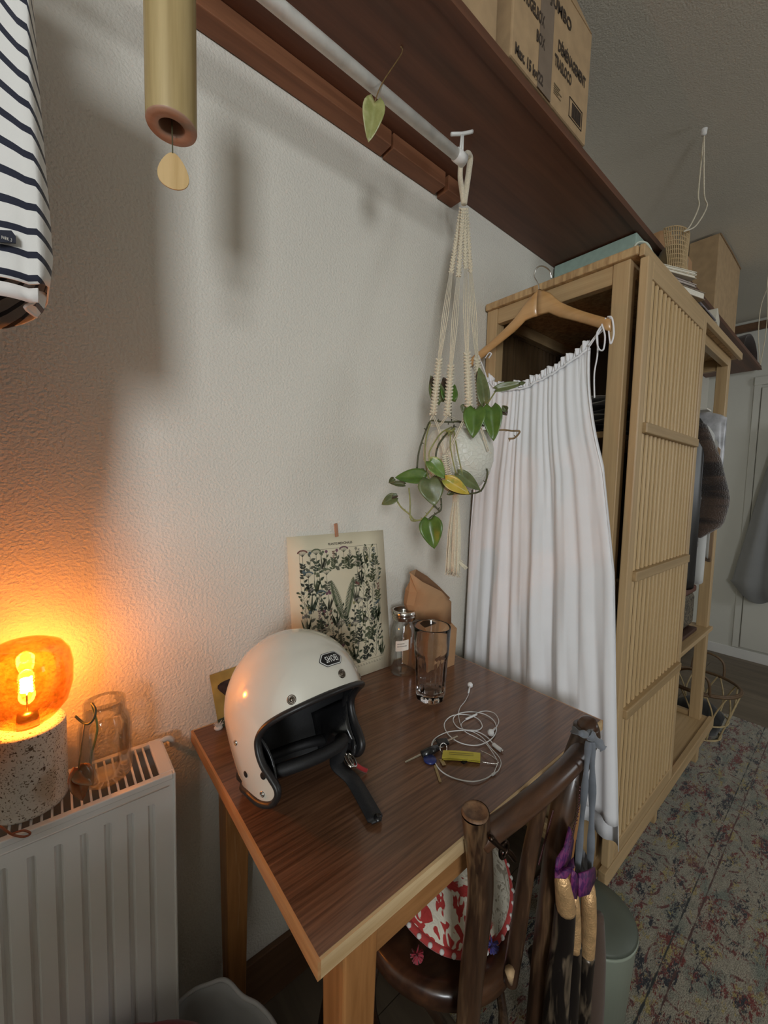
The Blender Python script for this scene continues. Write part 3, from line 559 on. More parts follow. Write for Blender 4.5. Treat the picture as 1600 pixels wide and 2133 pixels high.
garment('sweater', 'light grey ribbed knit sweater hanging below the cardigan', 'sweater', 1.965, -.435, -.06, 1.55, .98, (.36, .35, .32), .035, 5)
garment('jumper', 'brown flecked wool jumper hanging last by the wardrobe post', 'jumper', 2.00, -.44, -.06, 1.52, .96, (.26, .17, .10), .03, 6)
o = bx((1.90, -.405, 1.600), (1.97, -.36, 1.606)); o = o.build('paper_label', 'tag'); tag(o, 'pale paper label resting on the shoulder of the white shirt', 'label')
# bottom of open half
pat = newmat('baroque_print'); nt = pat[1]; v = coords(nt); nn = N(nt, 'ShaderNodeTexNoise', Scale=45.0, Detail=3.0, Distortion=2.5); nt.links.new(v, nn.inputs['Vector'])
nt.links.new(ramp(nt, nn.outputs['Fac'], [(.50, (.022, .016, .012)), (.54, (.36, .31, .22)), (.6, (.03, .02, .015))]), pat[2].inputs['Base Color'])
hb = thing('handbag', 'dark handbag with cream scroll pattern standing on the middle wardrobe shelf', 'handbag', (1.80, -.30, .651))
bx((1.66, -.40, .651), (1.98, -.20, .80)).build('bag_body', pat[0], hb, bevel=.02)
bx((1.66, -.402, .80), (1.98, -.20, .83)).build('bag_rim', plain('oxblood_leather', (.10, .025, .02), .4), hb, bevel=.008)
o = bx((1.60, -.42, .651), (1.95, -.10, .668)).build('leather_case', plain('dark_red_leather', (.055, .02, .014), .5), None, bevel=.004); hb.location.z += .0
o.location.z = 0; tag(o, 'flat dark reddish leather case lying on the middle wardrobe shelf', 'case')
for c in hb.children: c.location.z = .018
wk = thing('woven_box', 'open weave seagrass box standing on the bottom wardrobe shelf', 'basket', (1.85, -.25, .217))
X0, X1, Y0, Y1, Z0, Z1 = 1.69, 1.96, -.36, -.12, .218, .50
wm = plain('seagrass', (.36, .25, .13), .7, .3, 90); m = M()
for j in range(13):
    z = Z0 + .012 + j * .018
    for i in range(15):
        xx = X0 + (X1 - X0) * (i + .5) / 15; s_ = .004 if (i + j) % 2 else -.001; m.box((xx - .008, Y0 - s_ - .004, z), (xx + .008, Y0 + .003, z + .013))
    for i in range(13):
        yy = Y0 + (Y1 - Y0) * (i + .5) / 13; s_ = .004 if (i + j) % 2 else -.001; m.box((X0 - s_ - .004, yy - .008, z), (X0 + .003, yy + .008, z + .013))
m.build('weave', wm, wk)['kind'] = 'stuff'
bx((X0 + .003, Y0 + .003, Z0), (X1, Y1, Z1 - .05)).build('lining', 'dark', wk)
for z in (Z0, Z1 - .05, Z1 - .006): M().box((X0 - .006, Y0 - .006, z), (X1, Y0 + .002, z + .007)).box((X0 - .006, Y0 - .006, z), (X0 + .002, Y1, z + .007)).build('frame_bar', plain('cane_bar', (.5, .38, .22), .6), wk)
m = M()
for i in range(9): m.tube([(X0 + i * .033, Y0 - .003, Z1 - .045), (X0 + .015 + i * .033, Y0 - .003, Z1 - .002)], .003, 5)
m.build('lattice', plain('cane_bar2', (.5, .38, .22), .6), wk)
o = M().grid(lambda u, v: Vector((1.58 + .045 * math.cos(2 * pi * u), -.405 + .04 * math.sin(2 * pi * u), .218 + .16 * v)), 20, 8, True).build('storage_tin', plain('pink_speckled', (.42, .22, .22), .6, .6, 140), None, True, solid=.003); tag(o, 'pink speckled cylinder standing on the bottom shelf behind the slatted door', 'tin')
o = M().grid(lambda u, v: Vector((1.76 + .11 * math.cos(2 * pi * u) * math.sin(pi * (.08 + .9 * v)), -.27 + .08 * math.sin(2 * pi * u) * math.sin(pi * (.08 + .9 * v)), .51 + .075 * (1 - math.cos(pi * v)) / 2 * 1.3)), 18, 10, True).build('cap', cloth('navy_cap', (.018, .024, .055)), None, True); tag(o, 'navy blue cap lying on top of the woven seagrass box', 'cap')
# grey garment hanging on the far wall
def gg(u, v):
    z = interp([(0, 1.72), (1, .60)], v) + (.10 * math.sin(u * 7) if v > .95 else 0); hw = .06 + .20 * v
    return Vector((3.70 - .03 * math.sin(u * 16 + 1) - .02 * math.sin(u * 7), -.50 - hw + 2 * hw * u, z - (.14 * u if v > .5 else 0) * (v - .5)))
gt = thing('hanging_towel', 'long grey towelling garment hanging against the far white wall', 'garment', (3.74, -.5, 1.72))
M().grid(gg, 40, 18).build('cloth', cloth('grey_towelling', (.25, .25, .245), bmp=.8, scale=250), gt, True, solid=.012)
M().tube([(3.785, -.5, 1.74), (3.71, -.5, 1.73)], .006, 8).build('wall_hook', 'bracket', gt, True)

# rattan basket on the floor
rb = thing('rattan_basket', 'openwork rattan basket with curved handles on the floor behind the wardrobe', 'basket', (2.37, -.365, .01))
rt = plain('rattan', (.50, .38, .20), .5, .2, 60); rtd = plain('dark_rattan', (.13, .075, .035), .5, .2, 60); bxp, byp = 2.37, -.365
for z, r, mt, rr in ((.012, .10, rt, .005), (.10, .125, rt, .004), (.27, .165, rtd, .007), (.275, .160, rtd, .006)):
    M().tube([(bxp + r * math.cos(q * pi / 16), byp + r * math.sin(q * pi / 16), z) for q in range(32)], rr, 6, True).build('hoop', mt, rb, True)
for k in range(10):
    q = 2 * pi * k / 10; P = lambda a, r, z: Vector((bxp + r * math.cos(a), byp + r * math.sin(a), z))
    M().tube(spline([P(q, .10, .012), P(q, .125, .10), P(q + .05, .145, .18), P(q + .28, .163, .27)], 5), .0035, 6).build('stake', rt, rb, True)
    M().tube(spline([P(q, .10, .012), P(q, .125, .10), P(q - .05, .145, .18), P(q - .28, .163, .27)], 5), .0035, 6).build('stake', rt, rb, True)
for s_ in (-1, 1):
    M().tube(spline([(bxp + s_ * .15, byp - .07, .27), (bxp + s_ * .16, byp - .06, .35), (bxp + s_ * .16, byp, .38), (bxp + s_ * .16, byp + .06, .35), (bxp + s_ * .15, byp + .07, .27)], 6), .006, 8).build('handle', rtd, rb, True)
M().lathe([(.02, .02), (.09, .03), (.11, .12), (.05, .17), (.001, .18)], (bxp, byp, 0), 18, True).build('dark_liner', cloth('black_cloth', (.012, .011, .011)), rb, True)

# ------------------------------------------------------------------ hanger and white dress
HX = .885
hg = thing('coat_hanger', 'wooden coat hanger with metal hook over the wardrobe end', 'hanger', (HX, -.212, 1.80))
def arm(s_):
    ps = []
    for k in range(13):
        t = k / 12; y = -.212 + s_ * t * .215; z = 1.790 - .132 * t + .010 * math.exp(-((t - .16) / .10) ** 2); x = HX - .030 * t * t + .0
        ps.append((Vector((x, y, z)), .026 * (1 - t) ** 3.2 + .0125 + .003 * t, .0075))
    m = M(); vs = []
    for p, h, w in ps:
        for j in range(12):
            q = 2 * pi * j / 12; vs.append(p + Vector((w * math.cos(q), 0, h * math.sin(q))))
    fs = [(i * 12 + j, i * 12 + (j + 1) % 12, (i + 1) * 12 + (j + 1) % 12, (i + 1) * 12 + j) for i in range(12) for j in range(12)] + [tuple(range(12)), tuple(144 + j for j in range(12))]
    return m.add(vs, fs)
for s_ in (-1, 1): arm(s_).build('arm', 'hanger', hg, True)
M().tube(spline([(HX, -.212, 1.815), (HX, -.212, 1.835), (HX - .002, -.206, 1.85), (HX - .004, -.198, 1.868), (HX - .002, -.204, 1.888), (HX + .01, -.214, 1.894), (HX + .035, -.222, 1.888), (HX + .045, -.224, 1.868)], 7), .0018, 8).build('hook', 'chrome', hg, True)

dr = thing('dress', 'long white gathered strappy dress hanging on the wooden hanger', 'dress', (.86, -.22, 1.6))
YL = [(.3, -.02), (.7, -.02), (1.1, -.022), (1.3, -.03), (1.45, -.045), (1.59, -.07)]
YR = [(.30, -.525), (.45, -.514), (1.05, -.467), (1.468, -.400), (1.62, -.372)]
NECK = [(-.372, 1.622), (-.34, 1.605), (-.28, 1.575), (-.20, 1.55), (-.12, 1.555), (-.09, 1.57), (-.06, 1.60)]
def dpt(u, v, side):
    yn = -.372 + u * .312; zn = interp(NECK, yn); zb_ = .425 + .03 * math.sin(u * 5) if side > 0 else .36
    z = zn + (zb_ - zn) * v
    yl, yr = interp(YL, z), interp(YR, z); y = yr + (yl - yr) * u
    if v < .25: y = yn + (y - yn) * min(1, v / .25) ** 1
    amp = .0028 + .019 * min(1, v * 1.3); ph = .8 * math.sin(3 * v)
    rd = lambda q: (abs(math.sin(q)) ** .7) * (1 if math.sin(q) > 0 else -1)
    fold = rd(u * 46 + ph + .9 * math.sin(u * 7)) * .40 + math.sin(u * 27 + 1.3 + .5 * v) * .45 * min(1, .3 + v * 1.4) + .55 * math.sin(u * 120 + 2 * math.sin(u * 19)) * max(0, 1 - 2.6 * v) + .14 * math.sin(u * 83 + 5 * v + math.sin(9 * v)) + .10 * noise.noise(Vector((u * 22, v * 5, side)))
    edge = math.sin(pi * min(1, max(0, u))) ** .35
    x = .876 - side * (.012 + .022 * min(1, v * 1.5)) * edge - side * amp * fold * edge - .02 * v * (1 if side > 0 else .3)
    return Vector((x, y, z))
M().grid(lambda u, v: dpt(u, v, 1), 150, 60).build('front_panel', 'dress', dr, True, solid=.0012)
M().grid(lambda u, v: dpt(u, v, -1) - Vector((.014, 0, 0)), 110, 40).build('back_panel', 'dress', dr, True, solid=.0012)
def ruf(u, v):
    p = dpt(u, 0, 1); q = u * 110; return p + Vector((-.004 + .007 * math.sin(q) * v + .003 * math.sin(q * 2.3), .002 * math.cos(q * .7) * v, .020 * v + .004 * math.sin(q * .37) * v))
M().grid(ruf, 260, 5).build('neck_ruffle', 'dress', dr, True, solid=.0012)
M().tube([dpt(k / 60, 0, 1) + Vector((-.004, 0, -.003 + .001 * math.sin(k))) for k in range(61)], .0032, 6).build('drawstring_casing', 'dress', dr, True)
hr = Vector((HX - .022, -.418, 1.665)); hl = Vector((HX - .022, -.022, 1.665))
for ps in ([(.86, -.372, 1.625), (.858, -.395, 1.65), hr + Vector((-.008, .004, .015))], [(.86, -.376, 1.622), (.855, -.40, 1.65), hr + Vector((.0, -.004, .018)), hr + Vector((.010, .01, 0)), (.86, -.385, 1.64)],
           [hr + Vector((-.009, .0, .016)), hr + Vector((-.012, -.012, .008)), hr + Vector((-.012, -.018, -.03)), hr + Vector((-.012, -.012, -.052)), hr + Vector((-.012, -.006, -.02))],
           [hr + Vector((-.009, .012, .0)), hr + Vector((-.012, .022, -.02)), hr + Vector((-.012, .016, -.055)), hr + Vector((-.012, .004, -.062)), hr + Vector((-.012, .002, -.03)), hr + Vector((-.01, .012, .002))],
           [(.862, -.392, 1.655), (.862, -.396, 1.60), (.860, -.392, 1.55), (.86, -.396, 1.49)],
           [(.86, -.066, 1.59), (.858, -.052, 1.63), hl + Vector((-.008, -.008, .01)), hl + Vector((-.006, .004, .018))],
           [hl + Vector((-.01, -.006, .012)), hl + Vector((-.012, .004, -.01)), hl + Vector((-.012, .0, -.025))],
           [hl + Vector((.0, -.03, .0)), hl + Vector((-.002, -.045, .012)), hl + Vector((-.004, -.055, .006)), hl + Vector((-.002, -.045, -.004))]):
    M().tube(spline(ps, 8), .0022, 6, flat=.8).build('strap_tie', 'dress', dr, True)
for c in (hl + Vector((-.01, -.004, .004)), Vector((.855, -.066, 1.592))):
    m = M()
    for k in range(3):
        q0 = k * 1.1; m.tube([c + Vector((.003 * math.sin(a + k), .008 * math.cos(a), .007 * math.sin(a + q0))) for a in [j * pi / 6 for j in range(12)]], .0028, 6, True)
    m.build('bow_knot', 'dress', dr, True)

# ------------------------------------------------------------------ table
TL, TD, TH = .728, .513, .745
tb = thing('table', 'small wooden table with walnut laminate top and pale wood edge', 'table', (.36, -.26, 0))
m = M().box((.004, -TD + .004, TH - .003), (TL - .004, -.006, TH)).build('laminate_top', 'laminate', tb)
M().box((0, -TD, TH - .0225), (.004, -.002, TH - .0006)).build('edge_band', 'edge', tb); M().box((TL - .004, -TD, TH - .0225), (TL, -.002, TH - .0006)).build('edge_band', 'edge', tb)
M().box((0.004, -TD, TH - .0225), (TL - .004, -TD + .004, TH - .0006)).build('edge_band', 'edgex', tb); M().box((0.004, -.006, TH - .0225), (TL - .004, -.002, TH - .0006)).build('edge_band', 'edgex', tb)
bx((.0045, -TD + .0045, TH - .022), (TL - .0045, -.0065, TH - .004)).build('tabletop', 'edge', tb)
def tleg(x, y, sx, sy):
    a, b2 = .052, .034; z = TH - .0225
    M().hexa([(x - b2 / 2, y - b2 / 2, 0), (x + b2 / 2, y - b2 / 2, 0), (x + b2 / 2, y + b2 / 2, 0), (x - b2 / 2, y + b2 / 2, 0)], [(x - a / 2, y - a / 2, z), (x + a / 2, y - a / 2, z), (x + a / 2, y + a / 2, z), (x - a / 2, y + a / 2, z)]).build('leg', 'legw', tb, bevel=.003)
lx0, lx1, ly0, ly1 = .070, TL - .06, -.474, -.052
for x in (lx0, lx1):
    for y in (ly0, ly1): tleg(x, y, 0, 0)
for y in (ly0 - .008, ly1 - .010): bx((lx0 + .026, y, TH - .105), (lx1 - .026, y + .018, TH - .0225)).build('apron', 'apron', tb, bevel=.002)
for x in (lx0 - .009, lx1 - .009): bx((x, ly0 + .026, TH - .105), (x + .018, ly1 - .026, TH - .0225)).build('apron', 'apron', tb, bevel=.002)

# ------------------------------------------------------------------ helmet
hm = thing('motorcycle_helmet', 'cream open-face motorcycle helmet with black trim resting on the table', 'helmet', (.133, -.175, TH))
HA, HB, HC1, HC2, HZ0 = .124, .112, .119, .26, .128; HTH = math.radians(-69.2); HP = math.radians(-34)
HO = Vector((.113, -.313, .775))
HR = Matrix.Rotation(HTH, 3, 'Z') @ Matrix.Rotation(HP, 3, 'Y') @ Matrix.Rotation(math.radians(-11.5), 3, 'X')
def hw(p): return HO + HR @ Vector(p)
def hsurf(x, z, s_, k=1.0, dy=0):
    c = HC1 if z > HZ0 else HC2; v = 1 - (x / (HA * k)) ** 2 - ((z - HZ0) / (c * (k if z > HZ0 else 1))) ** 2
    return s_ * HB * k * math.sqrt(max(v, 0)) + dy
# side-view outline of the opening: brow -> cheek -> underside -> back
PROF = [(.1225, .111), (.10, .109), (.065, .106), (.042, .101), (.027, .091), (.021, .076), (.021, .056), (.027, .036), (.030, .020), (.024, .009), (.010, .004), (-.012, .010), (-.043, .029), (-.08, .037), (-.112, .041)]
PS = spline([Vector((x, 0, z)) for x, z in PROF], 6)
def inside_cut(x, z):    # True where the shell is removed (in front of / below the outline)
    pts = [(p.x, p.z) for p in PS] + [(-.3, .045), (-.3, -.3), (.4, -.3), (.4, .111)]
    c = False; j = len(pts) - 1
    for i in range(len(pts)):
        xi, zi = pts[i]; xj, zj = pts[j]
        if (zi > z) != (zj > z) and x < (xj - xi) * (z - zi) / (zj - zi) + xi: c = not c
        j = i
    return c
def shell(k, name, mat):
    bm = bmesh.new(); nu, nv = 96, 56; vs = []
    for j in range(nv + 1):
        th = math.radians(-30.5 + 120.5 * j / nv)
        for i in range(nu):
            ph = 2 * pi * i / nu; c = HC1 * k if th > 0 else HC2; vs.append(bm.verts.new((HA * k * math.cos(th) * math.cos(ph), HB * k * math.cos(th) * math.sin(ph), HZ0 + c * math.sin(th))))
    for j in range(nv):
        for i in range(nu):
            try: bm.faces.new((vs[j * nu + i], vs[j * nu + (i + 1) % nu], vs[(j + 1) * nu + (i + 1) % nu], vs[(j + 1) * nu + i]))
            except ValueError: pass
    # cut by boolean with a prism through the side
    me = bpy.data.meshes.new('s'); bmesh.ops.remove_doubles(bm, verts=bm.verts, dist=1e-5); bm.to_mesh(me); bm.free(); so = bpy.data.objects.new('s', me); COL.objects.link(so)
    pr = M(); out = [(p.x, p.z) for p in PS] + [(-.3, .045), (-.3, -.3), (.4, -.3), (.4, .111)]
    pr.poly([(x, -.3, z) for x, z in out], (0, .6, 0)); po = pr.build('p', 'dark')
    sl = so.modifiers.new('t', 'SOLIDIFY'); sl.thickness = .003; sl.offset = -1
    bo = so.modifiers.new('b', 'BOOLEAN'); bo.object = po; bo.operation = 'DIFFERENCE'; bo.solver = 'EXACT'
    dg = bpy.context.evaluated_depsgraph_get(); res = bpy.data.meshes.new_from_object(so.evaluated_get(dg))
    bpy.data.objects.remove(so); bpy.data.objects.remove(po)
    m = M(); m.v = [hw(v.co) for v in res.vertices]; m.f = [tuple(p.vertices) for p in res.polygons]
    o = m.build(name, mat, hm); o.data.polygons.foreach_set('use_smooth', [True] * len(o.data.polygons))
    try:
        o.data.set_sharp_from_angle(angle=math.radians(35))
    except Exception: pass
    return o
shell(1.0, 'outer_shell', 'helmet'); shell(.955, 'inner_liner', 'liner')
nr_ = [Vector((-.035 + .080 * math.cos(a), .088 * math.sin(a), .045 - .012 * math.cos(a))) for a in [k * pi / 20 for k in range(40)]]
M().tube([hw(p) for p in nr_], .010, 12, True).build('neck_roll', 'liner', hm, True)
edge = []
for s_ in (-1, 1):
    pts = [Vector((p.x, hsurf(p.x, p.z, s_, .99), p.z)) for p in PS]; edge.append(pts)
# join left and right outlines across brow (x near the front) and across the back
front = [Vector((HA * .99 * math.sqrt(max(0, 1 - ((z_ - HZ0) / HC1) ** 2)) * math.cos(q), HB * .99 * math.sqrt(max(0, 1 - ((z_ - HZ0) / HC1) ** 2)) * math.sin(q), z_)) for q in [(-.20 + .40 * k / 6) for k in range(7)] for z_ in (.111,)]
back = [Vector((-HA * .93 * math.cos(q), HB * .93 * math.sin(q), .041)) for q in [(.25 - .5 * k / 8) for k in range(9)]]
loop = [p for p in edge[0] if p.x < .1195 and p.x > -.109][::-1] + front[1:-1] + [p for p in edge[1] if p.x < .1195 and p.x > -.109] + back
M().tube([hw(p) for p in loop], .0050, 10, True, flat=1.3).build('edge_trim', 'rubber', hm, True)
for s_ in (-1, 1):     # cheek pads
    m = M().grid(lambda u, v: hw(Vector((.022 - .085 * u, 0, .014 + .085 * v)) + Vector((0, hsurf(.02 - .085 * u, .014 + .085 * v, s_, .95) - s_ * (.002 + .026 * math.sin(pi * min(1, u * 1.0 + .12)) * math.sin(pi * min(.98, max(.06, v)))), 0))), 14, 12)
    m.build('cheek_pad', 'vinyl', hm, True, solid=.004)
    # glossy visor-side flap inside the edge
    M().tube([hw((p.x - .012, p.y - s_ * .010, p.z + (.004 if p.z > .1 else 0))) for p in edge[0 if s_ < 0 else 1][4:-24]], .006, 8, flat=.6).build('inner_piping', 'vinyl', hm, True)
def on_shell(phd, z, out=0.0):
    ph = math.radians(phd); c = HC1 if z > HZ0 else HC2; r = math.sqrt(max(0, 1 - ((z - HZ0) / c) ** 2))
    P = Vector((HA * r * math.cos(ph), HB * r * math.sin(ph), z)); nrm = Vector((P.x / HA ** 2, P.y / HB ** 2, (P.z - HZ0) / c ** 2)).normalized()
    return P + nrm * out, nrm
def button(phd, z, r, mats):
    P, nrm = on_shell(phd, z, -.0005); q = nrm.to_track_quat('Z', 'Y').to_matrix()
    m = M().lathe([(r, 0), (r * .98, .0022), (r * .72, .0026), (r * .62, .0012), (r * .45, .0012), (r * .42, .0024), (.0002, .0024)], (0, 0, 0), 20); m.v = [hw(P + q @ p) for p in m.v]; m.build('snap_button', mats, hm, True)
button(-1, .132, .0070, 'bronze'); button(-46, .122, .0070, 'bronze'); button(46, .122, .0070, 'bronze')
button(-102, .098, .0042, 'chrome'); button(-89, .020, .0042, 'chrome')
def hole(phd, z, r):
    P, nrm = on_shell(phd, z, .0); q = nrm.to_track_quat('Z', 'Y').to_matrix(); m = M().lathe([(r, .0003), (r * .98, .0008), (.0002, .0006)], (0, 0, 0), 18); m.v = [hw(P + q @ p) for p in m.v]; m.build('vent_hole', 'dark', hm, True)
hole(-82, .042, .0052); hole(-101, .052, .0048)
# forehead sticker: elongated hexagon, black on white on black, with lettering
SP, SN = on_shell(-5, .160, .0); sq = None
tx = Vector((0, 0, 1)).cross(SN).normalized(); ty = SN.cross(tx).normalized(); ca, sa = math.cos(.02), math.sin(.02); tx, ty = tx * ca + ty * sa, ty * ca - tx * sa
def stick(a, c, o):      # project the flat sticker on to the curved shell
    P = SP + tx * a + ty * c; c_ = HC1
    k = 1 / math.sqrt((P.x / HA) ** 2 + (P.y / HB) ** 2 + ((P.z - HZ0) / c_) ** 2); Q = Vector((P.x * k, P.y * k, HZ0 + (P.z - HZ0) * k)); return hw(Q + SN * o)
def hexa(w_, h_, o, name, mat):
    m = M(); nx = 12
    def fn(u, v):
        x = (u * 2 - 1) * w_; cut = min(1, (w_ - abs(x)) / (h_ * .8) + .0); hh = h_ * (.12 + .88 * cut); return stick(x, (v * 2 - 1) * hh, o)
    m.grid(fn, 25, 7); m.build(name, mat, hm, True)
hexa(.0245, .0120, .0006, 'sticker', 'sticker_b'); hexa(.0232, .0110, .0009, 'sticker', 'sticker_w'); hexa(.0215, .0098, .0012, 'sticker', 'sticker_b')
textmesh('SHOEI', .0155, lambda a, c: stick(a, c - .0055, .0016), 'sticker_text', 'sticker_w', hm, 'CENTER', .57, .0002, 1.12)
# chin strap
sp_ = [hw((.0, .080, .03)), at(702, 1590, 'z', TH + .03), at(735, 1625, 'z', TH + .018), at(765, 1675, 'z', TH + .010), at(785, 1712, 'z', TH + .007)]
P = spline(sp_, 8); m = M(); vs = []
for i, p in enumerate(P):
    t = (P[min(i + 1, len(P) - 1)] - P[max(i - 1, 0)]).normalized(); sd = t.cross(Vector((0, 0, 1))).normalized() * (.0125 if i < len(P) - 2 else .008)
    vs += [p - sd, p + sd]
m.add(vs, [(2 * i, 2 * i + 1, 2 * i + 3, 2 * i + 2) for i in range(len(P) - 1)]).build('chin_strap', 'strap', hm, True, solid=.0028)
M().lathe([(.0065, 0), (.006, .003), (.0002, .0032)], at(787, 1704, 'z', TH + .0085), 16).build('strap_snap', 'vinyl', hm, True)
rc = at(733, 1583, 'z', TH + .028); d1 = (at(745, 1600, 'z', TH + .026) - at(725, 1562, 'z', TH + .036)).normalized(); d2 = d1.cross(Vector((.3, -.3, 1))).normalized()
for k, off in enumerate((0, .007)):
    c = rc + d2 * off; M().tube([c + d1 * (.014 * math.cos(a)) + d2 * (.0065 * math.sin(a)) for a in [j * pi / 10 for j in range(20)]], .0019, 8, True).build('d_ring', 'chrome', hm, True)
o = M().tube(spline([at(738, 1590, 'z', TH + .02), at(752, 1600, 'z', TH + .012), at(765, 1606, 'z', TH + .004)], 5), .004, 6, flat=.3).build('red_tab', cloth('red_webbing', (.35, .02, .02)), hm, True)

# ------------------------------------------------------------------ poster and small card behind the helmet
ps = thing('botanical_poster', 'cream medicinal plants poster leaning on the wall behind the helmet', 'poster', (.36, -.03, TH))
q00, q10, q01, q11 = Vector((.224, -.026, TH + .001)), Vector((.522, -.026, TH + .001)), at(597, 1119, 'y', -.0045), at(798, 1104, 'y', -.0045)
def pq(a, c, o=0): p = (q00 * (1 - a) + q10 * a) * (1 - c) + (q01 * (1 - a) + q11 * a) * c; return p + Vector((0, -o, -o * .08))
M().grid(lambda u, v: pq(u, v), 6, 8).build('sheet', 'poster', ps, True, solid=.0006)
pw, ph_ = .297, .40
def P2(x, z, o=.0007): return pq(x / pw, z / ph_, o)
m = M()
fx0, fx1, fz0, fz1 = .030, .270, .040, .362
def seg(a, b, w_, col, m=m, o=.0007):
    d = Vector((b[0] - a[0], b[1] - a[1])); L = d.length
    if L < 1e-6: return
    n = Vector((-d.y, d.x)) / L * w_ / 2
    m.add([P2(a[0] + n.x, a[1] + n.y, o), P2(a[0] - n.x, a[1] - n.y, o), P2(b[0] - n.x, b[1] - n.y, o), P2(b[0] + n.x, b[1] + n.y, o)], [(0, 1, 2, 3)], col)
def lf(a, ang, L, w_, col, o=.0010):
    d = Vector((math.cos(ang), math.sin(ang))); n = Vector((-d.y, d.x)); A = Vector(a)
    pts = [A, A + d * L * .3 + n * w_ / 2, A + d * L * .65 + n * w_ * .4, A + d * L, A + d * L * .65 - n * w_ * .4, A + d * L * .3 - n * w_ / 2]
    m.add([P2(p.x, p.y, o) for p in pts], [(0, 1, 2, 3, 4, 5)], col)
def disc(a, r, col, o=.0012, n=6):
    m.add([P2(a[0] + r * math.cos(2 * pi * k / n), a[1] + r * math.sin(2 * pi * k / n), o) for k in range(n)], [tuple(range(n))], col)
GR = [(.045, .06, .03), (.07, .085, .045), (.055, .075, .045), (.10, .115, .06), (.04, .045, .03), (.12, .12, .08)]
for a, b in (((fx0, fz0), (fx1, fz0)), ((fx1, fz0), (fx1, fz1)), ((fx1, fz1), (fx0, fz1)), ((fx0, fz1), (fx0, fz0))): seg(a, b, .0007, (.12, .1, .07))
rng = random.Random(11)
def plant(x, z, h, kind, fc):
    g = rng.choice(GR); g2 = rng.choice(GR); bend = rng.uniform(-.008, .008); n = int(h / .0048)
    pt = lambda t: (x + bend * math.sin(t * 2), z + h * t)
    for k in range(6): seg(pt(k / 6), pt((k + 1) / 6), .0010, g)
    if kind == 0:     # leafy spike with flowers
        for k in range(n):
            t = k / n; L = (.014 if t < .55 else .006) * rng.uniform(.7, 1.2)
            for s_ in (-1, 1): lf(pt(t), pi / 2 - s_ * rng.uniform(.6, 1.2), L, L * .38, g2 if t < .6 else fc)
    elif kind == 1:   # umbel
        for k in range(n // 2):
            t = k / n * 1.5
            for s_ in (-1, 1):
                L = .012 * rng.uniform(.6, 1.2); lf(pt(t * .8), pi / 2 - s_ * rng.uniform(.7, 1.4), L, L * .5, g)
        for k in range(9):
            a = pi * (.12 + .76 * k / 8); e = (pt(1)[0] + .013 * math.cos(a), pt(1)[1] + .008 * math.sin(a)); seg(pt(.86), e, .0006, g); disc(e, .0023, fc)
    elif kind == 2:   # branching with berries
        for k in range(n):
            t = k / n; s_ = 1 if k % 2 else -1; a = pi / 2 - s_ * rng.uniform(.5, 1.0); L = rng.uniform(.009, .016); e = (pt(t)[0] + L * math.cos(a), pt(t)[1] + L * math.sin(a))
            seg(pt(t), e, .0006, g)
            lf(e, a + rng.uniform(-.6, .6), .010, .0055, g2)
            if rng.random() < .35: disc(e, .0026, fc)
    elif kind == 3:   # broad leaves
        for k in range(max(4, n // 2)):
            t = k / (n / 2); s_ = 1 if k % 2 else -1; L = rng.uniform(.014, .022) * (1 - .4 * t); lf(pt(min(1, t)), pi / 2 - s_ * rng.uniform(.5, 1.3), L, L * .5, g2)
        disc(pt(1), .0045, fc)
    else:             # blades and bulb flower
        for k in range(7): lf((x + rng.uniform(-.004, .004), z), pi / 2 + rng.uniform(-.5, .5), h * rng.uniform(.55, .95), .0045, g2)
        for k in range(3): disc((x + rng.uniform(-.008, .008), z + h * rng.uniform(.85, 1)), .004, fc)
FC = [(.22, .09, .07), (.10, .14, .15), (.30, .27, .12), (.15, .17, .10), (.22, .20, .17), (.18, .08, .11), (.14, .16, .09), (.30, .27, .2)]
for r_ in range(6):
    for c_ in range(14):
        xx = fx0 + .009 + c_ * .0171 + rng.uniform(-.003, .003); zz = fz0 + .004 + r_ * .0525 + rng.uniform(-.006, .004)
        if r_ in (3, 4) and 5 <= c_ <= 8: continue
        plant(xx, zz, min(fz1 - zz - .006, rng.uniform(.050, .064)), (c_ * 3 + r_ * 2 + rng.randint(0, 1)) % 5, rng.choice(FC))
for s_ in (-1, 1):    # the two big fern fronds in the middle
    cx_, cz_ = .150, .172; L = .105
    for k in range(30):
        t = k / 29; px_, pz_ = cx_ + s_ * (.004 + .030 * t), cz_ + L * t
        if k: seg(lp, (px_, pz_), .0013, (.10, .13, .06))
        lp = (px_, pz_); wl = .019 * math.sin(pi * min(1, .12 + t * .85)) ** .7
        lf((px_, pz_), pi / 2 - s_ * 1.05, wl, .0028, (.09, .115, .055)); lf((px_, pz_), pi / 2 + s_ * .95, wl * .75, .0028, (.075, .10, .05))
m.build('plant_print', vcol('botanical_ink'), ps, fix=False)['kind'] = 'stuff'
textmesh('PLANTES MEDICINALES', .0085, lambda a, c: P2(.150 + a, .371 + c), 'title_text', 'ink', ps, 'CENTER', .85, .0002)
m = M()
for k in range(34):
    xx = .165 + k * .0030; m.add([P2(xx, .028), P2(xx + .0018, .028), P2(xx + .0018, .034 - .003 * (k % 3)), P2(xx, .034 - .003 * (k % 3))], [(0, 1, 2, 3)])
m.build('small_print', plain('grey_ink', (.32, .28, .2), .7), ps, fix=False)['kind'] = 'stuff'
pc = M().box((-.0045, -.004, -.012), (.0045, 0, .022)); cc = at(700, 1108, 'y', -.006); pc.v = [cc + Matrix.Rotation(-.12, 3, 'Y') @ p for p in pc.v]
pc.build('clothes_peg', plain('copper_peg', (.42, .20, .11), .5), ps, bevel=.001)

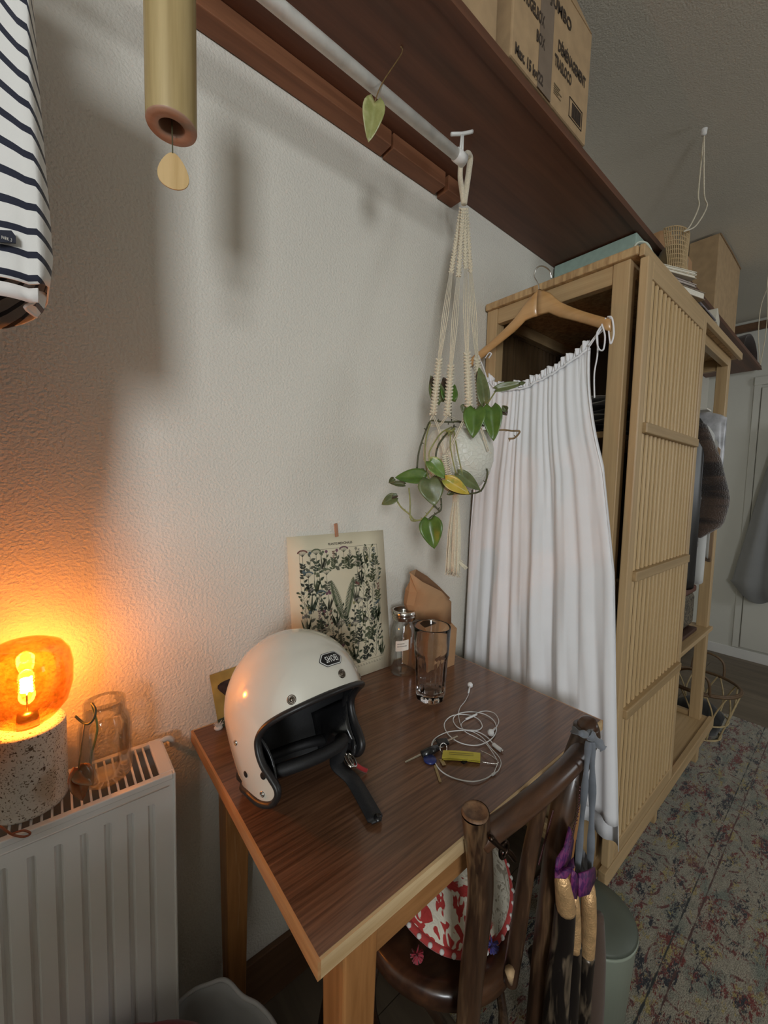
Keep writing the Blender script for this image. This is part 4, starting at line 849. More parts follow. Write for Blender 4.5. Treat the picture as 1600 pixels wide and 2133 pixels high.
cdp = thing('postcard', 'small yellow animal picture card half hidden behind the helmet', 'card', (.07, -.02, TH))
c0, c1, c2, c3 = Vector((.047, -.030, TH + .001)), Vector((.125, -.030, TH + .001)), Vector((.114, -.006, .858)), Vector((.036, -.006, .853))
M().add([c0, c1, c2, c3], [(0, 1, 2, 3)]).build('card_sheet', plain('mustard_print', (.38, .27, .07), .5, .25, 25), cdp, solid=.001)
def cp(a, c, o=.0012): p = (c0 * (1 - a) + c1 * a) * (1 - c) + (c3 * (1 - a) + c2 * a) * c; return p + Vector((0, -o, 0))
m = M(); pts = [cp(.5 + .32 * math.cos(a) * (1 + .25 * math.sin(3 * a)), .66 + .20 * math.sin(a) * (1 + .2 * math.cos(2 * a))) for a in [k * pi / 12 for k in range(24)]]
m.add(pts, [tuple(range(24))]); m.add([cp(.3, .7, .0014), cp(.55, .72, .0014), cp(.75, .3, .0014), cp(.45, .32, .0014)], [(0, 1, 2, 3)]).build('animal_print', plain('brown_print', (.035, .02, .018), .5, .5, 90), cdp)
M().add([cp(0, 0, .0011), cp(1, 0, .0011), cp(1, .22, .0011), cp(0, .16, .0011)], [(0, 1, 2, 3)]).build('ground_print', plain('green_print', (.045, .055, .028), .5, .3, 60), cdp)
fc_ = at(455, 1512, 'z', TH + .006); m = M(); rng = random.Random(3)
for k in range(46):
    a, b_ = rng.uniform(0, 2 * pi), rng.uniform(.1, 1.2); d = Vector((math.cos(a) * math.cos(b_), math.sin(a) * math.cos(b_) * .7, math.sin(b_))) ; m.tube([fc_ + Vector((0, 0, -.003)), fc_ + d * rng.uniform(.008, .014)], [.0012, .0003], 4)
m.lathe([(.008, -.0058), (.009, -.003), (.006, .001), (.0005, .002)], fc_, 10, True)
tag(m.build('fluffy_pompom', 'fluff', None, True), 'small white fluffy tuft at the foot of the yellow picture card', 'pompom')

# ------------------------------------------------------------------ glass things on the table
def mason(c, r, h, name, label, lid, mat='thin', parts=True):
    t = thing(name, label, 'jar', c); c = Vector(c)
    prof = [(r * .6, .004), (r * .9, .002), (r, .010), (r * 1.0, h * .62), (r * .97, h * .70), (r * .80, h * .80), (r * .76, h * .84), (r * .78, h * .86), (r * .76, h * .88), (r * .78, h * .92), (r * .77, h)]
    M().lathe(prof + [(a - .0022, z) for a, z in prof[::-1]], c, 40, True).build('glass_body', MT[mat], t, True)
    return t
jar = mason((.523, -.072, TH), .0365, .172, 'mason_jar', 'empty clear mason jar with a silver screw band by the wall', True)
jc = Vector((.523, -.072, TH))
M().lathe([(.0305, .150), (.0315, .151), (.0315, .158), (.033, .160), (.0315, .162), (.033, .164), (.0325, .175), (.029, .176), (.028, .175)], jc, 40).build('screw_band', 'chrome', jar, True)
def lab(u, v):
    a = math.radians(195 + 55 * u); return jc + Vector((.0372 * math.cos(a), .0372 * math.sin(a), .070 + .028 * v + .008 * u))
M().grid(lab, 10, 4).build('paper_label', 'tag', jar, True)
def lt(a, c): return lab((a + .013) / .034, (c + .010) / .028) + (lab((a + .013) / .034, (c + .010) / .028) - Vector((jc.x, jc.y, lab(.5, .5).z))).normalized() * .0004
M().box((0, 0, 0), (.0001, .0001, .0001)) 
m = M()
for k, (z, n_) in enumerate(((.4, 9), (.65, 7))):
    for j in range(n_): m.add([lab(.15 + j * .08, z) * 1, lab(.19 + j * .08, z), lab(.19 + j * .08, z + .1), lab(.15 + j * .08, z + .1)], [(0, 1, 2, 3)])
for i in range(len(m.v)): d = m.v[i] - jc; m.v[i] = m.v[i] + Vector((d.x, d.y, 0)).normalized() * .0005
m.build('label_writing', 'ink', jar)['kind'] = 'stuff'
gl = thing('drinking_glass', 'tall faceted clear drinking glass standing empty on the table', 'glass', (.484, -.214, TH)); gc = Vector((.484, -.214, TH + .0005))
NS = 9
def facet(q, z):
    k = pi / NS; a = (q % (2 * k)) - k; f = math.cos(k) / math.cos(a); t = min(1, max(0, (.118 - z) / .012)); return 1 + (f - 1) * t
prof = [(.0005, 0), (.030, 0), (.0345, .004), (.0365, .012), (.0385, .06), (.0400, .100), (.0415, .108), (.0420, .114), (.0410, .119), (.0418, .125), (.0440, .172), (.0444, .178), (.0435, .180), (.0425, .178)]
inner = [(.0400, .125), (.0385, .115), (.0340, .100), (.0310, .060), (.0285, .026), (.022, .018), (.0005, .017)]
M().lathe(prof + inner, gc, 72, sides=facet).build('glass_body', 'glass', gl, True)

# ------------------------------------------------------------------ paper bag
pb = thing('paper_bag', 'crumpled brown kraft paper bag with open top behind the glass', 'bag', (.62, -.08, TH))
SE = [  # (z, x0, x1, y0, y1) rectangle sections
    (TH + .0005, .560, .672, -.130, -.030), (TH + .05, .558, .674, -.131, -.030), (TH + .105, .562, .680, -.128, -.034), (TH + .118, .568, .676, -.110, -.045)]
m = M(); rings = []
for z, a, b, c, d in SE: rings.append([Vector((a, c, z)), Vector(((a + b) / 2, c - .002, z)), Vector((b, c, z)), Vector((b + .001, (c + d) / 2, z)), Vector((b, d, z)), Vector((a, d, z))])
vs = sum(rings, []); n = 6; m.add(vs, [(i * n + j, i * n + (j + 1) % n, (i + 1) * n + (j + 1) % n, (i + 1) * n + j) for i in range(len(rings) - 1) for j in range(n)] + [tuple(range(n))]).build('bag_body', 'paper', pb, bevel=.001, solid=.0006)
yy = -.085
LW = [at(872, 1290, 'y', yy - .01), at(940, 1300, 'y', yy - .03)]; MID = [at(862, 1262, 'y', yy - .015), at(940, 1262, 'y', yy - .04)]; MB = [at(869, 1235, 'y', yy - .03), at(925, 1240, 'y', yy - .045)]
TPf = [at(853, 1192, 'y', yy - .035), at(880, 1212, 'y', yy - .05), at(920, 1232, 'y', yy - .05), at(937, 1250, 'y', yy - .035)]
TPb = [at(867, 1186, 'y', yy + .01), at(890, 1200, 'y', yy + .015), at(915, 1222, 'y', yy + .015), at(938, 1246, 'y', yy + .01)]
def ln(a, b, t): return a * (1 - t) + b * t
rows = [[ln(LW[0], LW[1], t) for t in (0, .35, .7, 1)], [ln(MID[0], MID[1], t) + Vector((0, -.008 * math.sin(pi * t), 0)) for t in (0, .35, .7, 1)], [ln(MB[0], MID[1] + Vector((0, 0, .012)), t) for t in (0, .35, .7, 1)], TPf]
M().add(sum(rows, []), [(i * 4 + j, i * 4 + j + 1, i * 4 + j + 5, i * 4 + j + 4) for i in range(3) for j in range(3)]).build('front_flap', 'paper', pb, True, solid=.0008)
rows2 = [[p + Vector((.004, .045, -.01)) for p in rows[0]], [p + Vector((0, .04, 0)) for p in rows[1]], [p + Vector((0, .045, .0)) for p in rows[2]], TPb]
M().add(sum(rows2, []), [(i * 4 + j, i * 4 + j + 1, i * 4 + j + 5, i * 4 + j + 4) for i in range(3) for j in range(3)]).build('back_flap', 'paperin', pb, solid=.0008)
for e in (0, 3):
    M().add(sum([[rows[i][e], ln(rows[i][e], rows2[i][e], .5) + Vector((-.008 if e == 0 else -.006, 0, 0)), rows2[i][e]] for i in range(4)], []), [(i * 3 + j, i * 3 + j + 1, i * 3 + j + 4, i * 3 + j + 3) for i in range(3) for j in range(2)]).build('side_gusset', 'paper', pb, solid=.0008)

# ------------------------------------------------------------------ earphones and keys
def zc(zx, zy, h=.0): return at(800 + zx * .1875, 1350 + zy * .1875, 'z', TH + h)
ep = thing('earphones', 'tangled white wired earphones with plug lying on the table', 'earphones', zc(900, 900))
cab1 = [(940, 515), (900, 590), (845, 660), (828, 740), (850, 850), (905, 930), (1010, 985), (1120, 1050), (1200, 1150), (1260, 1260), (1240, 1340), (1215, 1395)]
cab2 = [(1250, 880), (1275, 810), (1235, 730), (1150, 700), (1060, 710), (1000, 745), (920, 790), (862, 840), (880, 900), (1000, 935), (1100, 1000), (1180, 1100), (1270, 1200), (1300, 1280), (1270, 1360), (1215, 1395)]
cab3 = [(1215, 1395), (1130, 1450), (1000, 1482), (850, 1465), (720, 1420), (620, 1350), (560, 1250), (530, 1120), (540, 1040), (600, 980), (720, 930), (900, 912), (1040, 912), (1090, 870), (1060, 800), (980, 755), (860, 735), (740, 760), (670, 840), (700, 940), (800, 1030), (930, 1075), (1060, 1075), (1180, 1020), (1245, 930), (1230, 820), (1130, 740), (1000, 710), (880, 715), (790, 750), (770, 810), (820, 880), (920, 912), (1040, 930), (1140, 985), (1215, 1065)]
for cb, rr, h in ((cab1, .0008, .003), (cab2, .0008, .0015), (cab3, .0011, .0015)):
    pts = [zc(a, b, h + .0025 * (i % 3) / 2) for i, (a, b) in enumerate(cb)]; M().tube(spline(pts, 7), rr, 6).build('cable', 'white', ep, True)
M().tube([zc(910, 790, .004), zc(1030, 735, .004)], .0024, 10).build('inline_remote', 'white', ep, True, bevel=.0005)
M().tube([zc(1200, 1410, .003), zc(1235, 1385, .003)], .0022, 10).build('splitter', 'white', ep, True)
M().tube([zc(1215, 1070, .004), zc(1300, 1135, .004)], .0040, 12).build('plug_body', 'white', ep, True, bevel=.0005); M().tube([zc(1300, 1135, .004), zc(1325, 1142, .004)], .0022, 10).build('plug_tip', 'chrome', ep, True)
for (a, b, c, d) in ((955, 410, 938, 500), (1185, 940, 1240, 885)):
    e = zc(a, b, .006); m = M(); m.lathe([(.0003, -.006), (.005, -.005), (.0075, 0), (.006, .005), (.0003, .0075)], (0, 0, 0), 18); R = Matrix.Rotation(1.1, 3, 'X') @ Matrix.Rotation(.6, 3, 'Y'); m.v = [e + R @ p for p in m.v]; m.build('earbud', 'white', ep, True)
    M().tube([e, zc(c, d, .003)], [.0028, .0018], 10).build('earbud_stem', 'white', ep, True)
kk = thing('key_bunch', 'bunch of keys with a yellow strap, blue fob and black car key', 'keys', zc(620, 1120))
brass = plain('brass_key', (.50, .40, .22), .3, .1, metal=1); steel = plain('steel_key', (.62, .58, .50), .25, .1, metal=1)
M().tube([zc(600, 1070, .004) + Vector((.011 * math.cos(a), .011 * math.sin(a), .002 * math.sin(2 * a))) for a in [k * pi / 10 for k in range(20)]], .001, 6, True).build('split_ring', 'chrome', kk, True)
M().tube([zc(660, 1110, .006) + Vector((.009 * math.cos(a), .004 * math.sin(a), .007 * math.sin(a))) for a in [k * pi / 10 for k in range(20)]], .001, 6, True).build('split_ring', 'chrome', kk, True)
ym = cloth('yellow_strap', (.60, .50, .05)); A = zc(650, 1180, .006); B = zc(1070, 1210, .006); wv = (zc(860, 1140, .006) - zc(850, 1240, .006)).normalized() * .0105
def band(o_, h0, name, mat, w_=1.0):
    m = M(); vs = []
    for k in range(11):
        t = k / 10; p = A * (1 - t) + B * t + Vector((0, 0, h0 + .0015 * math.sin(pi * t))); vs += [p - wv * w_, p + wv * w_]
    m.add(vs, [(2 * i, 2 * i + 1, 2 * i + 3, 2 * i + 2) for i in range(10)]).build(name, mat, kk, solid=.002)
band(0, 0, 'yellow_strap', ym); band(0, -.004, 'yellow_strap', ym, .9)
m = M(); c0, c1 = ln(A, B, .18) - wv * .25, ln(A, B, .82) - wv * .25; c2, c3 = ln(A, B, .82) + wv * .25, ln(A, B, .18) + wv * .25
m.tube([c + Vector((0, 0, .0032)) for c in (c0, c1, c2, c3)], .0003, 4, True).build('stitching', 'ink', kk)
M().tube([zc(420, 1180, .007), zc(520, 1140, .008), zc(600, 1105, .007)], [.006, .0075, .006], 12, flat=.6).build('black_key_head', 'vinyl', kk, True)
m = M(); L0, L1 = zc(410, 1185, .006), zc(235, 1270, .002); m.tube([L0, L1], [.0022, .0018], 6, flat=.6).build('key_blade', steel, kk)
m = M().lathe([(.0003, 0), (.0115, .0), (.0125, .002), (.0115, .0042), (.0003, .0048)], zc(510, 1250, .001), 24).build('blue_fob', plain('blue_plastic', (.02, .03, .14), .35), kk, True)
m = M().box((-.012, -.009, 0), (.012, .009, .005), Matrix.Rotation(-.5, 3, 'Z')); c = zc(650, 1055, .003); m.v = [p + c for p in m.v]; m.build('black_key_head', 'vinyl', kk, bevel=.002)
def keyblade(p, q, w_, mat):
    d = (q - p).normalized(); n_ = d.cross(Vector((0, 0, 1))).normalized() * w_; pts = []
    for k in range(9): pts.append(p + (q - p) * k / 8 + n_ * (1 if k % 2 else .65))
    for k in range(8, -1, -1): pts.append(p + (q - p) * k / 8 - n_)
    M().poly(pts, (0, 0, .0016)).build('key_blade', mat, kk)
keyblade(zc(565, 1310, .001), zc(625, 1495, .001), .0024, brass); keyblade(zc(700, 1040, .004), zc(820, 985, .006), .0022, steel); keyblade(zc(630, 1240, .002), zc(670, 1310, .001), .004, brass)
M().tube(spline([zc(1070, 1140, .004), zc(1180, 1190, .008), zc(1265, 1260, .006), zc(1240, 1285, .003), zc(1085, 1265, .003)], 5), .0009, 6).build('wire_clasp', 'chrome', kk, True)
M().box((0, 0, 0), (.018, .004, .004)); m = M().box((-.011, -.003, 0), (.011, .003, .003)); c = zc(915, 1255, .0005); m.v = [p + c for p in m.v]; m.build('strap_buckle', 'vinyl', kk)

# ------------------------------------------------------------------ radiator
RX0, RX1, RYf, RYb, RZ1, RZ0 = -.80, -.060, -.150, -.035, .772, .12
ra = thing('radiator', 'white ribbed panel radiator with open top grille below the lamp', 'radiator', (-.4, -.09, RZ0))
zt_ = RZ1 - .043; zb_ = RZ0 + .05
def rfront(m):
    xs = [RX0]; x = RX1 - .012; pat_ = []
    while x - .0292 > RX0: pat_.append((x - .0292, x)); x -= .0292
    fr = RYf
    for (a, b) in pat_:      # each flute: recessed groove at left, raised panel
        g = .0075; z0a, z1a = zb_, zt_
        P = [(a, 0), (a + g * .35, .006), (a + g, .006), (a + g + .003, 0), (b, 0)]
        for (xa, da), (xb, db) in zip(P, P[1:]):
            m.add([(xa, fr + da, z0a), (xb, fr + db, z0a), (xb, fr + db, z1a), (xa, fr + da, z1a)], [(0, 1, 2, 3)])
            if da or db: m.add([(xa, fr, z1a + .004), (xb, fr, z1a + .004), (xb, fr + db, z1a), (xa, fr + da, z1a)], [(0, 1, 2, 3)]); m.add([(xa, fr, z0a - .004), (xb, fr, z0a - .004), (xb, fr + db, z0a), (xa, fr + da, z0a)], [(0, 1, 2, 3)])
            else: m.add([(xa, fr, z1a + .004), (xb, fr, z1a + .004), (xb, fr, z1a), (xa, fr, z1a)], [(0, 1, 2, 3)]); m.add([(xa, fr, z0a - .004), (xb, fr, z0a - .004), (xb, fr, z0a), (xa, fr, z0a)], [(0, 1, 2, 3)])
    x_end = pat_[-1][0]
    m.box((x_end, fr, zt_ + .004), (RX1 - .012, fr + .002, RZ1 - .008)); m.box((x_end, fr, RZ0), (RX1 - .012, fr + .002, zb_ - .004)); m.box((RX1 - .012, fr, RZ0), (RX1 - .004, fr + .002, RZ1 - .008)); m.box((RX0, fr, RZ0), (x_end, fr + .002, RZ1 - .008))
    return m
rfront(M()).build('front_panel', 'paint', ra, fix=True)
# thin raised ridge above the flutes (pressed lip)
M().tube([(RX0, RYf + .001, zt_ + .024), (RX1 - .01, RYf + .001, zt_ + .024)], .0018, 8).build('pressed_lip', 'paint', ra, True)
bx((RX1 - .004, RYf - .002, RZ0), (RX1, RYb, RZ1)).build('side_panel', 'paint', ra, bevel=.0018)
bx((RX0, RYb - .004, RZ0), (RX1 - .004, RYb, RZ1 - .01)).build('back_panel', 'paint', ra)
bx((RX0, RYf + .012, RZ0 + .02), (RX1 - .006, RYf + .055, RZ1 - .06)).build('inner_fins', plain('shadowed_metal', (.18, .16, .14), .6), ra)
bx((RX0, RYf - .001, RZ1 - .010), (RX1 - .004, RYf + .010, RZ1)).build('grille_frame', 'paint', ra, bevel=.0015)
bx((RX0, RYb - .010, RZ1 - .010), (RX1 - .004, RYb, RZ1)).build('grille_frame', 'paint', ra, bevel=.0015)
bx((RX1 - .022, RYf + .008, RZ1 - .006), (RX1 - .002, RYb, RZ1 + .0005)).build('grille_end', 'paint', ra, bevel=.0015)
x = RX1 - .031; k = 0
while x > RX0:
    bx((x - .0028, RYf + .010, RZ1 - .0055), (x, RYb - .010, RZ1 - .001)).build('grille_bar', 'paint', ra); x -= .0115; k += 1
M().lathe([(.0005, 0), (.006, .0), (.007, .004), (.007, .014), (.004, .016), (.0005, .016)], (0, 0, 0), 14)
m = M().tube([(RX1 - .001, -.055, RZ1 - .045), (RX1 + .012, -.055, RZ1 - .045)], .007, 14).build('vent_plug', 'paint', ra, True, bevel=.001)
M().tube(spline([(RX1 - .01, -.045, RZ1 - .005), (RX1 + .008, -.04, RZ1 - .003), (RX1 + .018, -.036, RZ1 - .012), (RX1 + .02, -.02, RZ1 - .03), (RX1 + .02, -.001, RZ1 - .035)], 5), .005, 10).build('wall_bracket', 'paint', ra, True)

# ------------------------------------------------------------------ lamp on the radiator
LC = Vector((-.243, -.088, RZ1 + .0005))
lp = thing('table_lamp', 'lit lamp with amber glass globe on a speckled stone cylinder', 'lamp', LC)
M().lathe([(.040, 0), (.0438, .002), (.0445, .006), (.0445, .118), (.0435, .122), (.020, .122), (.018, .112), (.0005, .112)], LC, 56, True).build('stone_base', 'terrazzo', lp, True)
SHC = LC + Vector((0, 0, .120))
pr_ = [(.014, .002), (.018, .003), (.034, .012), (.048, .030), (.0545, .055), (.0555, .085), (.052, .105), (.043, .118), (.028, .1255), (.012, .128), (.0005, .128)]
M().lathe(pr_ + [(max(.0004, r - .0012), z - .0006) for r, z in pr_[::-1]], SHC, 56).build('amber_shade', 'amber', lp, True)
M().lathe([(.0125, -.012), (.0135, .006), (.012, .020), (.0005, .021)], SHC, 24, True).build('socket', plain('brass_socket', (.55, .38, .16), .3, .05, metal=1), lp, True)
BC = SHC + Vector((0, 0, .02))
M().lathe([(.009, 0), (.010, .01), (.020, .032), (.0225, .048), (.018, .064), (.008, .071), (.0005, .072)], BC, 32).build('bulb', 'bulb', lp, True)
hel = [BC + Vector((.0058 * math.cos(q), .0058 * math.sin(q), .030 + .022 * q / (5 * 2 * pi))) for q in [k * pi / 6 for k in range(61)]]
M().tube(hel, .0019, 6).build('filament', 'film', lp, True)
M().tube([BC, BC + Vector((0, 0, .030))], .0012, 6).build('filament_post', 'chrome', lp, True)
pl = bpy.data.lights.new('lamp_bulb_light', 'POINT'); pl.energy = 3.1; pl.color = (1.0, .41, .12); pl.shadow_soft_size = .012
plo = bpy.data.objects.new('lamp_bulb_light', pl); COL.objects.link(plo); plo.location = BC + Vector((0, 0, .042))

# jar of water with a stem
jr = thing('mason_jar', 'water filled glass jar with a plant stem standing beside the lamp', 'jar', (-.150, -.092, RZ1)); jc2 = Vector((-.150, -.092, RZ1 + .0005))
r, h = .0365, .128
pf = [(r * .55, .003), (r * .85, .0), (r * .97, .006), (r, .014), (r, h * .66), (r * .95, h * .75), (r * .82, h * .82), (r * .78, h * .86), (r * .81, h * .88), (r * .78, h * .90), (r * .80, h * .93), (r * .78, h * .95), (r * .80, h)]
M().lathe(pf + [(a - .0022, z) for a, z in pf[::-1]], jc2, 44, True).build('glass_body', 'thin', jr, True)
M().lathe([(.0005, .005), (r * .80, .0055), (r * .90, .010), (r * .925, .018), (r * .925, h * .62)], jc2, 40, False, True).build('water', 'water', jr, True)
sg = thing('pothos_cutting', 'long green stem cutting with one dried leaf hooked over the jar rim', 'cutting', jc2 + Vector((0, 0, h)))
def z1(zx, zy, d): return dep(zx * .25, 1250 + zy * .25, d)
M().tube(spline([z1(755, 1380, .625), z1(760, 1300, .622), z1(790, 1180, .62), z1(810, 1070, .618), z1(790, 950, .612), z1(765, 860, .598)], 6), .0018, 8).build('stem', 'stemg', sg, True)
M().tube(spline([z1(765, 860, .598), z1(795, 910, .590), z1(785, 980, .586), z1(740, 1030, .584), z1(690, 1020, .586), z1(625, 965, .588)], 6), .0017, 8).build('stem', 'stem', sg, True)
M().tube([z1(705, 1035, .584), z1(680, 1200, .582), z1(655, 1400, .580)], .0011, 6).build('petiole', 'stemb', sg, True)

def leaf(name, parent, base, tip, width, mat, nrm=None, fold=.35, droop=.15, heart=.5, twist=0):
    base, tip = Vector(base), Vector(tip); d = tip - base; L = d.length; d.normalize()
    nrm = (Vector(nrm) if nrm is not None else (CAM - base)).normalized(); nrm = (nrm - d * nrm.dot(d)).normalized(); sd = d.cross(nrm)
    def fn(u, v):
        s_ = u * 2 - 1; t = v
        wdt = width / 2 * (math.sin(pi * min(1, t ** .62)) ** .75 * (1 - .12 * t)) * (1.12)
        back = -heart * .22 * L * (abs(s_) ** 1.2) * (1 - t) ** 2.2
        lat = s_ * wdt if t > .02 else s_ * width * .22
        tw = twist * t; hgt = fold * abs(lat) - droop * L * (t - .3) ** 2 + .015 * width * math.sin(9 * t + 3 * s_)
        o = sd * (lat * math.cos(tw)) + nrm * (hgt + lat * math.sin(tw)); return base + d * (L * t + back) + o
    m = M().grid(fn, 9, 12); return m.build(name, mat, parent, True, solid=.0005)
leaf('dried_leaf', sg, z1(655, 1400, .580), z1(690, 1685, .575), .026, MT['leafdead'], fold=.9, droop=.3, twist=.8)
leaf('dried_leaf', sg, z1(655, 1410, .580), z1(775, 1540, .578), .024, MT['leafdead'], fold=.7, droop=.2)
lo = thing('leather_loop', 'thin reddish leather cord loop lying over the radiator front edge', 'cord', at(10, 1732, 'y', -.158))
M().tube(spline([at(-40, 1705, 'z', RZ1 + .003), at(0, 1722, 'y', -.156), at(25, 1738, 'y', -.158), at(50, 1743, 'y', -.158), at(63, 1736, 'y', -.158), at(48, 1730, 'y', -.158), at(22, 1738, 'y', -.158)], 6), .0014, 8).build('cord', plain('red_leather', (.28, .08, .03), .4), lo, True)

# ------------------------------------------------------------------ wind chime
CC = Vector((-.0835, -.29, 1.683)); ch = thing('wind_chime', 'bamboo tube wind chime with oval wooden sail hanging by the shelf', 'wind chime', CC + Vector((0, 0, .2)))
bam = wood('pale_bamboo_tube', (.36, .26, .11), (.54, .41, .20), 'z', 45, .4, coat=.15, stretch=.04)
M().lathe([(.0272, 0), (.0278, .003), (.0278, .24)], CC, 48).lathe([(.0278, .24), (.0005, .242)], CC, 48).build('tube', bam, ch, True)
M().lathe([(.0278, .0), (.0270, -.0022), (.0145, -.0022), (.0140, 0), (.0140, .03)], CC, 48).build('end_ring', wood('pinkish_wood_ring', (.36, .21, .14), (.46, .29, .20), 'x', 60, .5), ch, True)
M().lathe([(.0005, .02), (.014, .02)], CC, 24).build('inner_plate', 'dark', ch)
M().tube([CC + Vector((0, 0, .02)), CC + Vector((.0005, 0, -.030))], .0007, 6).build('string', 'stem', ch)
m = M(); pts = []
for k in range(28):
    a = 2 * pi * k / 28; rr = .0165; pts.append((rr * math.cos(a) * (1 - .34 * math.sin(a)), 0, rr * 1.28 * math.sin(a)))
R = Matrix.Rotation(math.radians(-18), 3, 'Z'); m.poly(pts, (0, .0018, 0)); m.v = [CC + Vector((.001, 0, -.050)) + R @ p for p in m.v]
m.build('sail', wood('sail_wood', (.50, .32, .12), (.62, .42, .19), 'z', 60, .5), ch, bevel=.0004)
M().tube([CC + Vector((0, 0, .24)), CC + Vector((0, .0, .41)), Vector((CC.x, CC.y, SZ - .002))], .001, 6).build('string', 'cord', ch)

# ------------------------------------------------------------------ striped shirt
ss = thing('striped_shirt', 'navy and white striped long sleeve top hanging at the left edge', 'shirt', (-.25, -.22, 1.95))
FA = [(-260, 40), (0, 55), (200, 59), (400, 75), (590, 79), (660, 74)]; FB = [(-260, 55), (0, 68), (150, 78), (300, 90), (450, 103), (540, 109), (600, 100), (640, 92), (665, 80)]
def shirt_rows(v0, v1, n):
    rows = []; uv = []
    for k in range(n):
        v = v0 + (v1 - v0) * k / (n - 1); fa, fb = interp(FA, v), interp(FB, v)
        a = at(fa, v, 'y', -.335); b = at(fb, v + 6, 'y', -.318); z = a.z
        row = []
        for t in [i / 11 for i in range(12)]:
            x = -.285 + (a.x + .285) * t; row.append((Vector((x, -.325 - .006 * math.sin(pi * t * 2 + .8 + v * .004), z)), t))
        row[-1] = (a, 1.0)
        for i in range(1, 5):
            t = i / 4; row.append((a * (1 - t) + b * t + Vector((0, -.004 * math.sin(pi * t), 0)), 1 + t * .15))
        for i in range(1, 8):
            t = i / 7; row.append((Vector((b.x + (-.285 - b.x) * t ** 2, b.y + .24 * t ** .8, b.z)), 1.15 + t))
        rows.append((v, row))
    return rows
rows = shirt_rows(-400, 592, 52); m = M(); nr = len(rows[0][1]); vs = []
for v, row in rows:
    for (p, t) in row:
        m.uv[len(vs)] = (t, -((p.z - 1.36) / .0212) - max(0, (p.z - 1.50)) * 22 * (min(t, 1.15) - 1.1) + (.0 if t <= 1 else -.35 * (t - 1) / .15)); vs.append(p)
m.add(vs, [(i * nr + j, i * nr + j + 1, (i + 1) * nr + j + 1, (i + 1) * nr + j) for i in range(len(rows) - 1) for j in range(nr - 1)])
m.build('body', 'stripe', ss, True, solid=.0015, fix=False)
# turned hem and curled tip
hem = [(p + Vector((0, -.001, 0))) for p, t in rows[-1][1][:12]]
M().grid(lambda u, v: hem[int(round(u * 11))] + Vector((0, .004 * v, -.004 - .012 * v)), 12, 3).build('hem', 'jersey', ss, True, solid=.0015)
tipv = [at(5, 588, 'y', -.32), at(40, 596, 'y', -.315), at(70, 603, 'y', -.31), at(98, 610, 'y', -.285), at(90, 645, 'y', -.285), at(76, 660, 'y', -.295), at(52, 640, 'y', -.31), at(72, 628, 'y', -.312), at(55, 612, 'y', -.318), at(25, 606, 'y', -.32)]
m = M().add(tipv, [(0, 1, 8, 9), (1, 2, 7, 8), (2, 3, 4, 7), (7, 4, 5, 6)]); m.uv = {i: (0, -((p.z - 1.36) / .0212) + .3) for i, p in enumerate(m.v)}; m.build('hem_curl', 'stripe', ss, False, solid=.0015, fix=False)
M().tube(spline(tipv[5:10] + [tipv[0]], 4), .0016, 6).build('hem_edge', 'jersey', ss, True)
m = M(); a = [at(-15, 478, 'y', -.338), at(24, 480, 'y', -.338), at(33, 492, 'y', -.338), at(33, 506, 'y', -.338), at(-15, 503, 'y', -.338)]; m.poly(a, (0, .002, 0)).build('logo_patch', 'navy', ss)
textmesh('PARK .3', .0040, lambda p, q: at(3, 497, 'y', -.3392) + Vector((p, 0, q)), 'patch_text', 'tag', ss, 'LEFT', .52)
def slv(u, v):
    q = 2 * pi * u; z = 1.50 - .25 * v; return Vector((-.262 - .03 * v + .024 * math.cos(q), -.275 + .022 * math.sin(q), z))
m = M().grid(slv, 16, 20, True); m.uv = {i: (0, -(p.z / .0212)) for i, p in enumerate(m.v)}; m.build('sleeve', 'stripe', ss, True, solid=.0015, fix=False)
M().tube(spline([(-.25, -.31, 1.90), (-.25, -.23, 1.955), (-.25, -.20, 1.955), (-.25, -.10, 1.90)], 6), .006, 8).build('hanger_bar', 'hanger', ss, True)
M().tube(spline([(-.25, -.2156, 1.955), (-.25, -.2156, 1.975), (-.25, -.232, 2.0), (-.25, -.2156, 2.0155), (-.25, -.200, 2.003)], 6), .0018, 6).build('hanger_hook', 'chrome', ss, True)

cl = thing('long_coat', 'long dark coat hanging on the rod just outside the left edge', 'coat', (-.345, -.2156, 1.9))  # added unseen coat whose shadow darkens the left wall
M().grid(lambda u, v: Vector((-.345 + (.025 + .015 * min(1, v * 3)) * math.cos(2 * pi * u) + .006 * math.sin(14 * pi * u) * v, -.2156 + (.12 + .075 * min(1, v * 8)) * math.sin(2 * pi * u), 1.965 - 1.10 * v)), 48, 24, True).build('body', plain('dark_wool', (.05, .045, .05), .9), cl, True)
M().tube(spline([(-.345, -.2156, 1.93), (-.345, -.2156, 1.98), (-.345, -.232, 2.0), (-.345, -.2156, 2.0155), (-.345, -.20, 2.003)], 6), .002, 6).build('hook', 'chrome', cl, True)

